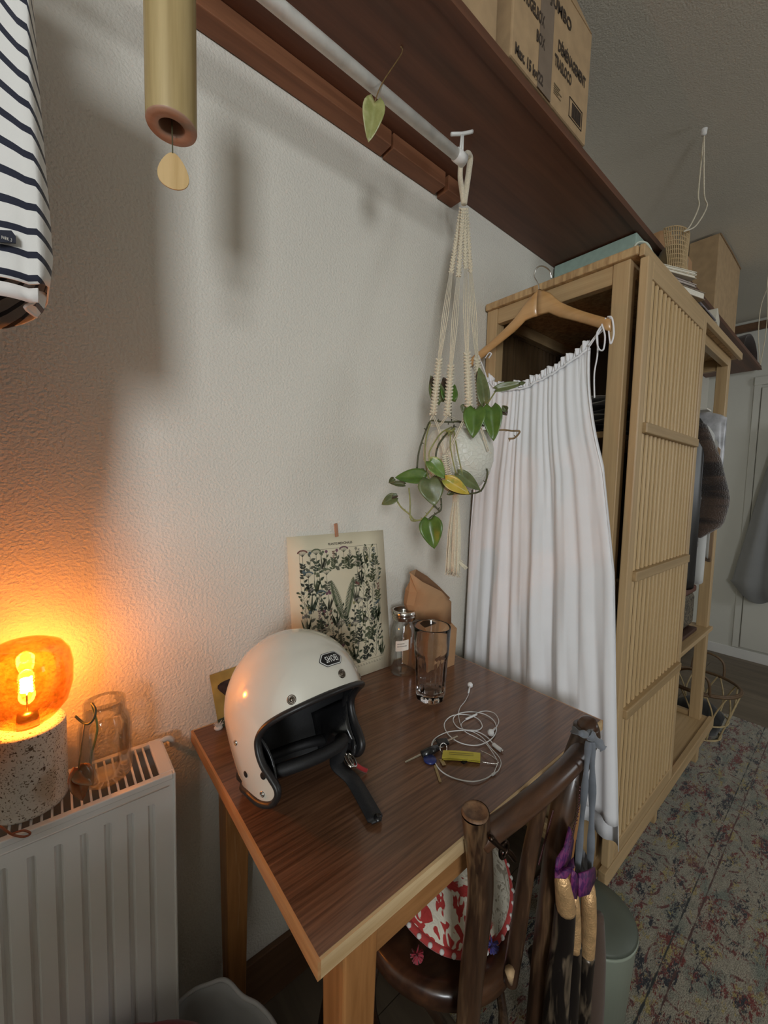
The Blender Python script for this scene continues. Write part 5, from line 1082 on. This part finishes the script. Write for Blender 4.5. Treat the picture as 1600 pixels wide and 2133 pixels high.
# ------------------------------------------------------------------ macrame hanger, pot, pothos
mc = thing('macrame_hanger', 'cream knotted macrame plant hanger looped over the white rod end', 'plant hanger', (.54, RY, 2.0))
def z3(zx, zy, d): return dep(750 + zx * .25, 250 + zy * .25, d)
def z4(zx, zy, d): return dep(750 + zx * .2579, 700 + zy * .2579, d)
RD = 1.02
M().tube(spline([z3(838, 380, RD - .02), z3(835, 470, RD - .012), z3(845, 560, RD - .008), z3(865, 700, RD)], 6), .0065, 10).tube(spline([z3(838, 385, RD - .02), z3(860, 318, RD - .035), z3(895, 282, RD - .01), z3(918, 320, RD + .012), z3(908, 420, RD + .006), z3(888, 560, RD), z3(868, 700, RD)], 7), .0075, 10).build('wrapped_loop', 'cord', mc, True)
def sinnet(P0, P1, r, pitch, name='knotted_sinnet'):
    P0, P1 = Vector(P0), Vector(P1); d = P1 - P0; L = d.length; d.normalize(); a = d.orthogonal().normalized(); b = d.cross(a); n = max(12, int(L / pitch * 8)); m = M()
    vd = (CAM - P0).normalized(); a = d.cross(vd).normalized(); b = a.cross(d)
    for k in range(2):
        m.tube([P0 + d * (L * i / n) + a * (r * math.cos(2 * pi * i / 8 + k * pi)) + b * (r * .8 * math.sin(4 * pi * i / 8 + .6)) for i in range(n + 1)], r * .42, 6)
    m.tube([P0, P1], r * .40, 6); return m.build(name, 'cord', mc, True)
STR = [([(845, 740, 1.015), (760, 1270, .99)], [(720, 1270 + 0, .99), (655, 1985, .95)], (640, 190, .95), (590, 640, .945)),
       ([(858, 745, 1.01), (820, 1310, .97)], None, (735, 240, .92), (705, 640, .91)),
       ([(870, 745, 1.01), (880, 1240, .985)], None, (865, 140, .905), (880, 580, .885)),
       ([(885, 745, 1.02), (922, 1275, 1.01)], None, (945, 185, 1.00), (975, 600, .985))]
for s0, _, kt, kb in STR:
    a, b = z3(*s0[0]), z3(*s0[1]); sinnet(a, b, .0052, .017)
    top = z4(*kt); vd = (CAM - top).normalized(); sd = (top - b).cross(vd).normalized()
    for k in range(4):
        o = (k - 1.5) * .0045; M().tube([b + sd * o * .5, ln(b, top, .5) + sd * o, top + sd * o * .45], .00115, 6).build('cord', 'cord', mc, True)
    sinnet(top, z4(*kb), .0068, .0155)
extra = [((590, 640, .945), (640, 760, .89), (680, 950, .875)), ((590, 640, .945), (530, 800, .93), (520, 1000, .925)), ((880, 580, .885), (800, 760, .87), (700, 960, .868)), ((880, 580, .885), (960, 700, .88), (1035, 930, .90)), ((975, 600, .985), (1040, 760, .955), (1052, 930, .935)), ((705, 640, .91), (640, 720, .93), (560, 720, .95)), ((705, 640, .91), (800, 690, .95), (860, 720, 1.0))]
for tri in extra:
    p = [z4(*t) for t in tri]; sd = (p[2] - p[0]).cross((CAM - p[0])).normalized() * .0017
    for s_ in (-1, 1): M().tube(spline([q + sd * s_ for q in p], 6), .0012, 6).build('cord', 'cord', mc, True)
sinnet(z4(685, 960, .868), z4(715, 1130, .90), .0062, .011); sinnet(z4(1045, 940, .925), z4(960, 1115, .92), .0045, .010)
for p in (((715, 1130, .90), (740, 1200, .93), (775, 1285, .96)), ((960, 1115, .92), (880, 1190, .93), (780, 1285, .96)), ((520, 1000, .925), (600, 1160, .94), (770, 1285, .96))):
    for s_ in (-1, 1): M().tube(spline([z4(a + s_ * 6, b, c) for a, b, c in p], 6), .0012, 6).build('cord', 'cord', mc, True)
TT = z4(776, 1290, .965); M().lathe([(.006, .006), (.0085, 0), (.008, -.012), (.006, -.016)], TT, 16).build('wrap_knot', 'cord', mc, True)
m = M(); rng = random.Random(5); TB = z4(752, 1900, .965)
for k in range(58):
    a = rng.uniform(0, 2 * pi); rr = math.sqrt(rng.random()); c = TT + Vector((.006 * rr * math.cos(a), .006 * rr * math.sin(a), -.008)); e = TB + Vector((.018 * rr * math.cos(a), .018 * rr * math.sin(a), rng.uniform(-.006, .008))); md = ln(c, e, .45) + Vector((.004 * math.cos(a), .004 * math.sin(a), 0))
    m.tube(spline([c, md, e], 5), .0014, 5)
    for j in range(3): m.tube([e, e + Vector((rng.uniform(-.005, .007), rng.uniform(-.005, .005), -rng.uniform(.004, .009)))], [.0008, .0003], 4)
for k in range(9):
    e = z4(830 + k * 5, 1830 + rng.uniform(-10, 60), .96); m.tube(spline([ln(TT, TB, .8), e], 4), .0013, 5)
m.build('tassel', 'cord', mc, True)['kind'] = 'stuff'

PC = Vector((.557, -.2156, 1.248)); pt = thing('plant_pot', 'round crackled ivory ceramic pot cradled in the macrame hanger', 'pot', PC)
pf = [(.0005, 0), (.030, .001), (.055, .014), (.073, .040), (.0815, .072), (.081, .100), (.0745, .128), (.069, .140), (.067, .141), (.064, .139), (.068, .128), (.070, .115), (.0005, .114)]
M().lathe(pf, PC, 56).build('pot_body', 'pot', pt, True)
M().lathe([(.0005, .122), (.03, .124), (.069, .1175)], PC, 24).build('soil', 'soil', pt, True)
po = thing('pothos_plant', 'trailing pothos with green, yellowing and browned leaves in the hanging pot', 'plant', PC + Vector((0, 0, .12)))
def vine(pts, r, mat='stem', nodes=True):
    P = spline([z4(*p) for p in pts], 7); m = M().tube(P, r, 7)
    if nodes:
        for i in range(4, len(P) - 2, 6):
            t = (P[i + 1] - P[i - 1]).normalized(); s_ = t.orthogonal().normalized(); s_ = Matrix.Rotation(i * 1.7, 3, t) @ s_; m.tube([P[i], P[i] + s_ * r * 3.2], [r * .9, r * .3], 5)
    m.build('vine', mat, po, True)
vine([(880, 700, .97), (780, 690, .93), (740, 695, .925), (640, 690, .93), (570, 687, .94), (530, 770, .93), (485, 900, .93), (465, 1010, .93), (462, 1115, .93)], .0021)
vine([(760, 720, .95), (750, 745, .90), (690, 800, .875), (630, 890, .862), (612, 1000, .862), (640, 1140, .87), (720, 1235, .88), (820, 1275, .89), (960, 1258, .90), (1010, 1190, .91), (1030, 1110, .92), (1022, 1070, .92)], .0021)
vine([(740, 735, .91), (660, 780, .87), (600, 860, .862), (560, 940, .86), (560, 1010, .86)], .0016, 'stemg', False)
vine([(570, 700, .93), (535, 820, .905), (525, 980, .90), (540, 1100, .90), (560, 1155, .89)], .0015, 'stemg', False)
vine([(745, 750, .89), (728, 850, .862), (745, 980, .862), (775, 1110, .868)], .0015, 'stemg', False)
vine([(760, 770, .885), (785, 920, .862), (810, 1040, .862), (830, 1130, .868)], .0015, 'stemg', False)
vine([(700, 770, .885), (740, 765, .875), (760, 750, .885)], .0036, 'stemg')
vine([(1000, 765, .93), (1080, 762, .915), (1160, 758, .91), (1230, 765, .905), (1290, 770, .90), (1250, 822, .90), (1200, 828, .90)], .0021, 'stemb')
vine([(290, 1310, .93), (330, 1380, .925), (400, 1440, .92), (440, 1485, .915), (500, 1480, .91), (550, 1430, .905), (600, 1365, .90)], .0018, 'stemg')
vine([(395, 1225, .92), (405, 1340, .918), (410, 1480, .915), (470, 1490, .912)], .0018, 'stemg', False)
vine([(655, 1310, .905), (655, 1400, .905), (620, 1430, .905), (575, 1460, .905), (545, 1490, .905)], .0019, 'stem')
vine([(590, 1350, .90), (615, 1385, .90), (645, 1415, .90)], .002)
vine([(740, 690, .935), (735, 610, .94), (737, 520, .95)], .0014, 'stem', False)
vine([(1000, 730, .95), (950, 640, .94), (985, 580, .935), (1005, 545, .93)], .0016, 'stem', False)
vine([(990, 700, .95), (975, 620, .93), (1040, 530, .915), (1105, 430, .90)], .0016, 'stemg', False)
vine([(960, 700, .93), (1000, 645, .91), (1045, 610, .90)], .0016, 'stem', False)
vine([(900, 700, .95), (915, 640, .90), (925, 580, .88)], .0016, 'stem', False)
px2 = lambda w_, d: w_ * .2579 * d / FPX
LV = [((655, 530, .955), (568, 330, .96), 120, 'leaf2', 'leafb'), ((735, 525, .95), (672, 335, .96), 125, 'leaf', None), ((745, 515, .945), (765, 380, .955), 60, 'leaf', None),
      ((1005, 540, .93), (962, 240, .94), 95, 'leaf2', None), ((985, 420, .945), (945, 280, .95), 60, 'leafb', None), ((1100, 430, .90), (1330, 378, .89), 70, 'leaf2', None),
      ((1060, 575, .895), (1080, 845, .885), 150, 'leaf', None), ((1150, 600, .90), (1190, 640, .90), 60, 'leafb', None), ((930, 590, .875), (912, 815, .862), 165, 'leaf', None), ((850, 560, .89), (830, 620, .89), 60, 'leafb', None),
      ((530, 1145, .90), (280, 1140, .92), 130, 'leaf', None), ((360, 1200, .925), (235, 1185, .93), 50, 'leafb', None), ((560, 1155, .885), (605, 1370, .875), 200, 'leaf2', None),
      ((290, 1300, .93), (172, 1360, .935), 85, 'leaf2', None), ((300, 1285, .928), (250, 1310, .93), 40, 'leafb', None), ((565, 1480, .905), (600, 1718, .895), 175, 'leaf', None), ((560, 1010, .86), (690, 1150, .865), 125, 'leafv', None),
      ((690, 1160, .86), (885, 1278, .862), 110, 'leafy', None), ((790, 1110, .866), (975, 1248, .875), 100, 'leaf2', None), ((520, 1085, .92), (465, 1125, .92), 50, 'leaf2', None), ((755, 1262, .90), (700, 1280, .90), 45, 'leaf2', None)]
for k, (a, b, w_, mt, _) in enumerate(LV):
    A, B = z4(*a), z4(*b); nn = (CAM - A).normalized() + Vector((.0, 0, .35)) + Vector((.25 * math.sin(k * 2.1), .2 * math.cos(k * 1.3), 0))
    leaf('leaf', po, A, B, px2(w_, a[2]), MT[mt], nn, fold=.45 if k != 12 else .15, droop=.12 + .1 * math.sin(k))
for (a, b, w_) in (((610, 430, .957), (568, 312, .96), 60), ((700, 420, .951), (668, 325, .96), 55), ((1180, 600, .893), (1150, 560, .893), 50), ((1290, 385, .888), (1340, 372, .887), 30), ((275, 1150, .918), (232, 1188, .92), 45), ((480, 1230, .90), (440, 1240, .90), 1)):
    if w_ > 5: leaf('brown_leaf_tip', po, z4(*a), z4(*b), px2(w_, a[2]), MT['leafb'], fold=.8, droop=.3, twist=.5)
# loose leaf under the rod
tl = thing('pothos_trailing_leaf', 'pale mottled leaf on a thin tendril hooked over the white rod', 'leaf', (.33, -.2, 2.0))
P0_ = at(835, 97, 'z', SZ - .002); P1_ = at(797, 172, 'y', RY - .014); P2_ = at(781, 212, 'y', RY - .014)
M().tube(spline([P0_, P0_ + Vector((.002, 0, -.012)), P1_, P2_], 6), .0012, 6).build('tendril', 'stemb', tl, True)
leaf('leaf', tl, P2_, at(768, 294, 'y', RY - .005), .038, MT['leafpale'], fold=.5, droop=.1)

# ------------------------------------------------------------------ chair, cushion
chn = thing('bentwood_chair', 'worn dark bentwood chair with a broken back pushed to the table', 'chair', (.33, -.40, 0.0))
M().tube([(.215, -.585, .0), (.232, -.560, .22), (.246, -.531, .455)], [.012, .014, .0165], 16).build('leg', 'chair', chn, True)
PLp = spline([(.246, -.531, .455), (.249, -.533, .54), (.256, -.537, .68), at(990, 1692, 'y', -.538)], 6)
M().tube(PLp, [.0165 + .0030 * (i / (len(PLp) - 1)) for i in range(len(PLp))], 20, cap=False).build('back_post', 'chair', chn, True)
cap_ = PLp[-1]; M().lathe([(.0193, -.001), (.0178, .0035), (.0160, .0015), (.0004, .001)], cap_, 24).build('sawn_end', 'cutwood', chn, True)
PRp = spline([at(1112, 2200, 'y', -.562), at(1128, 2040, 'y', -.565), at(1150, 1850, 'y', -.57), at(1172, 1700, 'y', -.572), at(1196, 1600, 'y', -.573), at(1218, 1535, 'y', -.573), at(1221, 1512, 'y', -.573)], 6)
M().tube(PRp, [.017 + .004 * math.sin(i / len(PRp) * 2.2) for i in range(len(PRp))], 18).build('back_post', 'chair', chn, True)
RR = spline([at(1222, 1505, 'y', -.575), at(1228, 1535, 'y', -.577), at(1195, 1585, 'y', -.577), at(1140, 1640, 'y', -.572), at(1080, 1690, 'y', -.562), at(1020, 1735, 'y', -.548), at(1000, 1752, 'y', -.542)], 6)
M().tube(RR, [.0125] + [.0165] * (len(RR) - 3) + [.0165, .0155], 18).build('top_rail', 'chairx', chn, True)
SPN = spline([at(1130, 1655, 'y', -.574), at(1122, 1692, 'y', -.566), at(1098, 1810, 'y', -.558), at(1082, 1920, 'y', -.552), at(1066, 2020, 'y', -.548), at(1063, 2045, 'y', -.547)], 6)
M().tube(SPN, [.006, .007] + [.010 + .0025 * math.sin(3 * i / len(SPN)) for i in range(len(SPN) - 3)] + [.008], 14).build('middle_spindle', 'chair', chn, True)
M().tube([at(1062, 2022, 'y', -.560), at(1064, 2048, 'y', -.556)], [.0075, .003], 8).build('splintered_end', plain('raw_wood', (.42, .28, .15), .8, .3, 90), chn, True)
SC_ = Vector((.360, -.372, .435))
def seatf(q, z): return 1 + .05 * math.cos(2 * q)
M().lathe([(.0005, .014), (.11, .013), (.132, .018), (.149, .020), (.156, .014), (.156, -.010), (.149, -.016), (.12, -.016), (.0005, -.013)], SC_, 56).build('seat', 'chairx', chn, True)
for (x0_, y0_, x1_, y1_) in ((.24, -.24, .19, -.19), (.46, -.24, .50, -.19), (.45, -.53, .48, -.60)):
    M().tube(spline([(x0_, y0_, .415), (x0_ * .5 + x1_ * .5, (y0_ + y1_) / 2, .22), (x1_, y1_, .0)], 6), [.0165 - .0003 * i for i in range(13)], 14).build('leg', 'chair', chn, True)
M().tube(spline([at(845, 2030, 'z', .415), at(868, 2058, 'z', .38), at(900, 2100, 'z', .31), at(925, 2140, 'z', .25)], 6), .0095, 12).tube([(SC_.x + .13 * math.cos(a), SC_.y + .13 * math.sin(a), .24) for a in [k * pi / 14 for k in range(28)]], .009, 10, True).build('brace_ring', 'chair', chn, True)
# twisted iron catch by the left post
M().tube(spline([at(1022, 1745, 'y', -.565), at(1040, 1762, 'y', -.56), at(1060, 1775, 'y', -.555), at(1072, 1790, 'y', -.555)], 6), .004, 8).tube([at(1050, 1770, 'y', -.56) + Vector((.009 * math.cos(a), 0, .011 * math.sin(a))) for a in [k * pi / 8 for k in range(16)]], .0028, 8, True).build('iron_catch', plain('dark_iron', (.06, .04, .03), .35, .2, metal=1), chn, True)

cu = thing('cushion', 'round embroidered cushion in cream, red and grey on the chair seat', 'cushion', (.35, -.42, .456))
CR = Matrix.Rotation(math.radians(24), 3, 'X'); CCN = Vector((.378, -.372, .512))
def cush(u, v, s_):
    q = 2 * pi * u; r = .128 * math.sin(v * pi / 2); h = .036 * math.cos(v * pi / 2) ** .8; h *= (1 + .05 * math.sin(5 * q)); return CCN + CR @ Vector((r * math.cos(q), r * math.sin(q), s_ * h))
def emb():
    m_, nt, b = newmat('embroidered_cushion'); v = coords(nt)
    n1 = N(nt, 'ShaderNodeTexNoise', Scale=26.0, Detail=1.5, Distortion=2.2); nt.links.new(v, n1.inputs['Vector'])
    n3 = N(nt, 'ShaderNodeTexNoise', Scale=40.0, Detail=3.0, Distortion=3.0); nt.links.new(v, n3.inputs['Vector'])
    red = ramp(nt, n1.outputs['Fac'], [(.49, (.68, .62, .50)), (.51, (.40, .035, .03))]); gr = ramp(nt, n3.outputs['Fac'], [(.42, (.22, .19, .14)), (.47, (.50, .46, .37)), (.6, (.44, .41, .33))])
    sp = N(nt, 'ShaderNodeSeparateXYZ'); nt.links.new(v, sp.inputs[0]); c = mixc(nt, ramp(nt, sp.outputs[0], [(.0, (0, 0, 0)), (.008, (1, 1, 1))]), red, gr)
    nt.links.new(c, b.inputs['Base Color']); b.inputs['Roughness'].default_value = .9; bump(nt, b, n3.outputs['Fac'], .7, .004); return m_
MT['emb'] = emb()
cu.location = (.372, -.392, .456)
M().grid(lambda u, v: cush(u, v, 1), 44, 10, True).build('cushion_top', 'emb', cu, True)
M().grid(lambda u, v: cush(u, v, -1), 44, 10, True).build('cushion_underside', cloth('cream_cotton', (.5, .45, .36)), cu, True)
M().tube([CCN + CR @ Vector((.130 * math.cos(a), .130 * math.sin(a), 0)) for a in [k * pi / 24 for k in range(48)]], .0065, 8, True).build('red_piping', cloth('red_cotton', (.42, .04, .035)), cu, True)
for k in range(40):
    a = 2 * pi * (k + .5) / 40; c = CCN + CR @ Vector((.1335 * math.cos(a), .1335 * math.sin(a), .003)); m = M().lathe([(.0003, -.0045), (.0035, -.003), (.0048, 0), (.0035, .003), (.0003, .0045)], c, 8); m.build('pompom', 'fluff', cu, True)
rng = random.Random(9)
for (u, v, col) in ((868, 1988, (.35, .02, .04)), (1025, 1968, (.05, .04, .22))):
    c = at(u, v, 'z', .47); m = M()
    for j in range(40): d = Vector((rng.uniform(-1, 1), rng.uniform(-1, 1), rng.uniform(-1.2, .6))).normalized(); m.tube([c, c + d * .012], [.0016, .0012], 4)
    m.build('tassel', cloth('tassel_wool', col), cu, True)['kind'] = 'stuff'
og = thing('scrunchie', 'bright orange ribbed hair tie hanging between the chair spindles', 'hair tie', at(1086, 1884, 'y', -.545)); c = at(1086, 1884, 'y', -.545)
m = M()
for j in range(5): m.tube([c + Vector((-.010, 0, .005 - j * .0022)), c + Vector((0, -.003, .0065 - j * .0024)), c + Vector((.011, 0, .002 - j * .002))], .0022, 6)
m.build('ribbed_band', cloth('orange_elastic', (.85, .22, .02)), og, True)

# ------------------------------------------------------------------ bag tied to the chair
bg_ = thing('fabric_bag', 'purple, black and gold slouchy bag tied by grey ribbons to the chair', 'bag', at(1200, 1840, 'y', -.60))
rib = cloth('grey_blue_ribbon', (.16, .175, .20), var=.5, bmp=.4, scale=120)
def ribbon(px, w_, y, name='ribbon'):
    P = spline([at(u, v, 'y', y + dy) for u, v, dy in px], 7); vs = []
    for i, p in enumerate(P):
        t = (P[min(i + 1, len(P) - 1)] - P[max(i - 1, 0)]).normalized(); sd = t.cross((CAM - p).normalized()).normalized() * w_ * (.8 + .2 * math.sin(i * .9)); vs += [p - sd, p + Vector((0, -.002, 0)), p + sd]
    M().add(vs, [f for i in range(len(P) - 1) for f in ((3 * i, 3 * i + 1, 3 * i + 4, 3 * i + 3), (3 * i + 1, 3 * i + 2, 3 * i + 5, 3 * i + 4))]).build(name, rib, bg_, True, solid=.0012)
ribbon([(1226, 1545, 0), (1220, 1620, 0), (1210, 1730, 0), (1200, 1850, 0)], .0052, -.600)
ribbon([(1232, 1545, 0), (1234, 1620, 0), (1232, 1730, 0), (1228, 1835, 0)], .0060, -.602)
ribbon([(1228, 1530, 0), (1244, 1545, 0), (1257, 1560, 0)], .0085, -.605, 'ribbon_tail')
ribbon([(1190, 1518, .02), (1210, 1528, -.002), (1232, 1530, 0)], .0055, -.600, 'ribbon_knot')
M().lathe([(.0003, -.008), (.007, -.004), (.008, .002), (.004, .008), (.0003, .009)], at(1230, 1532, 'y', -.603), 12).build('ribbon_knot', rib, bg_, True)
cn = [at(1208, 1640, 'y', -.597), at(1203, 1700, 'y', -.597), at(1190, 1740, 'y', -.598), at(1180, 1780, 'y', -.6), at(1172, 1800, 'y', -.6)]
C_ = spline(cn, 6); acc = 0; m = M(); last = C_[0]; beadm = plain('dark_bead', (.07, .02, .02), .3)
for a, b in zip(C_, C_[1:]):
    k = max(1, int((b - a).length / .0042))
    for j in range(k): c = a + (b - a) * j / k; m.lathe([(.0003, -.0019), (.0019, 0), (.0003, .0019)], c, 6)
m.build('bead_string', beadm, bg_, True)['kind'] = 'stuff'
m = M()
for t in range(40): c = ln(at(1152, 1690, 'y', -.568), at(1122, 1800, 'y', -.556), t / 39); m.lathe([(.0003, -.0019), (.0019, 0), (.0003, .0019)], c + Vector((0, .0, 0)), 6)
tag(m.build('bead_necklace', beadm, None, True), 'dark beaded necklace hanging beside the broken chair spindle', 'necklace')
blk, nt, b = newmat('black_gold_lame'); v = coords(nt, (60, 60, 14)); nn = N(nt, 'ShaderNodeTexNoise', Scale=1.0, Detail=3.0, Distortion=.6); nt.links.new(v, nn.inputs['Vector'])
nt.links.new(ramp(nt, nn.outputs['Fac'], [(.52, (.018, .014, .012)), (.66, (.20, .15, .10))]), b.inputs['Base Color']); b.inputs['Roughness'].default_value = .32; b.inputs['Metallic'].default_value = .35
gold = plain('crinkled_gold', (.80, .50, .24), .42, .25, 60, metal=.55, bmp=.6, bscale=320, bdist=.0025)
ptm, nt, b = newmat('purple_plaid'); v = coords(nt, (95, 95, 95), rot=(.3, .5, .6)); ck_ = N(nt, 'ShaderNodeTexChecker', Scale=1.0); nt.links.new(v, ck_.inputs['Vector']); ck_.inputs[1].default_value = (.075, .012, .095, 1); ck_.inputs[2].default_value = (.17, .028, .13, 1); nt.links.new(ck_.outputs[0], b.inputs['Base Color']); b.inputs['Roughness'].default_value = .5
brn = cloth('brown_felt', (.085, .052, .035), bmp=.3)
def fold_tube(px, name, mat, n=14, flat=1.0):
    P = [at(u, v, 'y', y) for u, v, y, r_ in px]; Rr = [q[3] for q in px]; K = 5; PP = spline(P, K); RRr = [interp([(i * K, r_) for i, r_ in enumerate(Rr)], j) for j in range(len(PP))]
    M().tube(PP, RRr, n, flat=flat).build(name, mat, bg_, True)
fold_tube([(1168, 1815, -.598, .007), (1172, 1836, -.602, .0115), (1176, 1862, -.603, .0135), (1179, 1892, -.603, .0145)], 'gold_band', gold)
fold_tube([(1178, 1882, -.601, .0152), (1172, 1960, -.600, .0165), (1163, 2040, -.600, .018), (1152, 2200, -.598, .020)], 'black_fold', blk)
fold_tube([(1196, 1845, -.600, .005), (1196, 1872, -.606, .0075), (1197, 1920, -.607, .0095), (1196, 1975, -.607, .0105)], 'gold_band', gold)
fold_tube([(1196, 1962, -.606, .0116), (1190, 2040, -.605, .014), (1180, 2120, -.605, .017), (1172, 2200, -.605, .019)], 'black_fold', blk)
fold_tube([(1226, 1835, -.598, .008), (1226, 1865, -.606, .0118), (1226, 1930, -.607, .0125), (1222, 2000, -.607, .0115)], 'gold_band', gold)
fold_tube([(1223, 1985, -.607, .0128), (1216, 2060, -.606, .013), (1208, 2200, -.606, .015)], 'black_fold', blk)
fold_tube([(1246, 1905, -.600, .009), (1242, 1990, -.600, .016), (1236, 2070, -.60, .019), (1228, 2200, -.60, .02)], 'felt_side', brn)
def pur(pts, name='purple_lining', mat=ptm): M().add([at(u, v, 'y', y) for u, v, y in pts], [tuple(range(len(pts)))]).build(name, mat, bg_, True, solid=.003)
pur([(1186, 1722, -.598), (1176, 1765, -.602), (1160, 1790, -.606), (1158, 1812, -.608), (1175, 1808, -.600), (1188, 1790, -.596), (1194, 1750, -.594)])
pur([(1156, 1810, -.606), (1157, 1828, -.612), (1180, 1830, -.615), (1196, 1808, -.612), (1194, 1786, -.606), (1180, 1806, -.604)])
pur([(1192, 1810, -.614), (1200, 1818, -.614), (1206, 1845, -.614), (1200, 1872, -.614), (1190, 1870, -.614), (1190, 1830, -.612)])
pur([(1206, 1820, -.614), (1228, 1812, -.616), (1238, 1806, -.612), (1240, 1830, -.614), (1226, 1862, -.618), (1206, 1868, -.618)])
pur([(1202, 1750, -.590), (1226, 1788, -.590), (1222, 1815, -.595), (1204, 1818, -.595), (1196, 1795, -.590)], 'dark_inside', 'navy')

# ------------------------------------------------------------------ waste bin
wb = thing('waste_bin', 'sage green waste bin standing on the rug behind the chair', 'bin', (.735, -.52, .009)); bc = Vector((.728, -.515, .0095)); grn = plain('sage_green_enamel', (.30, .34, .27), .35, .04, 8); grd = plain('dark_green_inside', (.10, .115, .09), .5, .1, 10)
M().lathe([(.0005, 0), (.070, .0), (.074, .004), (.090, .262), (.093, .268), (.090, .272), (.087, .268), (.072, .010), (.0005, .008)], bc, 48).build('bin_body', grn, wb, True)
m = M().lathe([(.0005, .014), (.05, .012), (.088, .004), (.092, -.002), (.088, -.003), (.0005, .008)], (0, 0, 0), 48); R = Matrix.Rotation(.0, 3, 'X'); m.v = [bc + Vector((0, 0, .276)) + p for p in m.v]; m.build('lid', grd, wb, True)

# ------------------------------------------------------------------ laundry bag in the lower left corner
lb = thing('laundry_bag', 'pale grey slumped fabric bag on the floor below the radiator', 'bag', (-.03, -.3, 0))
RIM = [at(375, 2085, 'z', .33), at(440, 2048, 'z', .36), at(472, 2043, 'z', .37), at(505, 2075, 'z', .36), at(540, 2095, 'z', .35), at(575, 2140, 'z', .34), at(610, 2240, 'z', .33)]
ctr = Vector((-.02, -.33, 0)); RIMB = RIM + [Vector((.05, -.50, .30)), Vector((-.12, -.52, .30)), Vector((-.26, -.42, .31)), Vector((-.27, -.24, .32)), Vector((-.17, -.17, .32))]
RB = spline(RIMB, 5, True); nB = len(RB)
def lbf(u, v):
    p = RB[int(round(u * nB)) % nB]; c = Vector((ctr.x, ctr.y, 0)); base = c + (Vector((p.x, p.y, 0)) - c) * .8
    b_ = base + Vector((0, 0, .002)); q = b_ * (1 - v) + p * v; q += (Vector((p.x, p.y, 0)) - c).normalized() * .02 * math.sin(pi * v) * (1 + .5 * math.sin(u * 31)); return q
M().grid(lbf, nB, 12, True).build('bag_side', cloth('pale_grey_canvas', (.34, .34, .34), bmp=.3, scale=300), lb, True, solid=.002)
M().tube(RB, .0035, 8, True).build('bag_rim', cloth('grey_piping', (.40, .40, .40)), lb, True)
def redf(u, v):
    q = 2 * pi * u; r = .155 * v; return Vector((-.185 + r * math.cos(q) * .9, -.236 + r * math.sin(q) * .46, .470 - .10 * v ** 2 + .010 * math.sin(4 * q + 2) * v + .006 * math.sin(9 * q) * v))
rdm = cloth('crimson_cloth', (.22, .015, .03), var=.25)
tag(M().grid(redf, 36, 10, True).build('crimson_garment', rdm, None, True, solid=.004), 'crumpled crimson red garment lying in the grey laundry bag', 'garment')
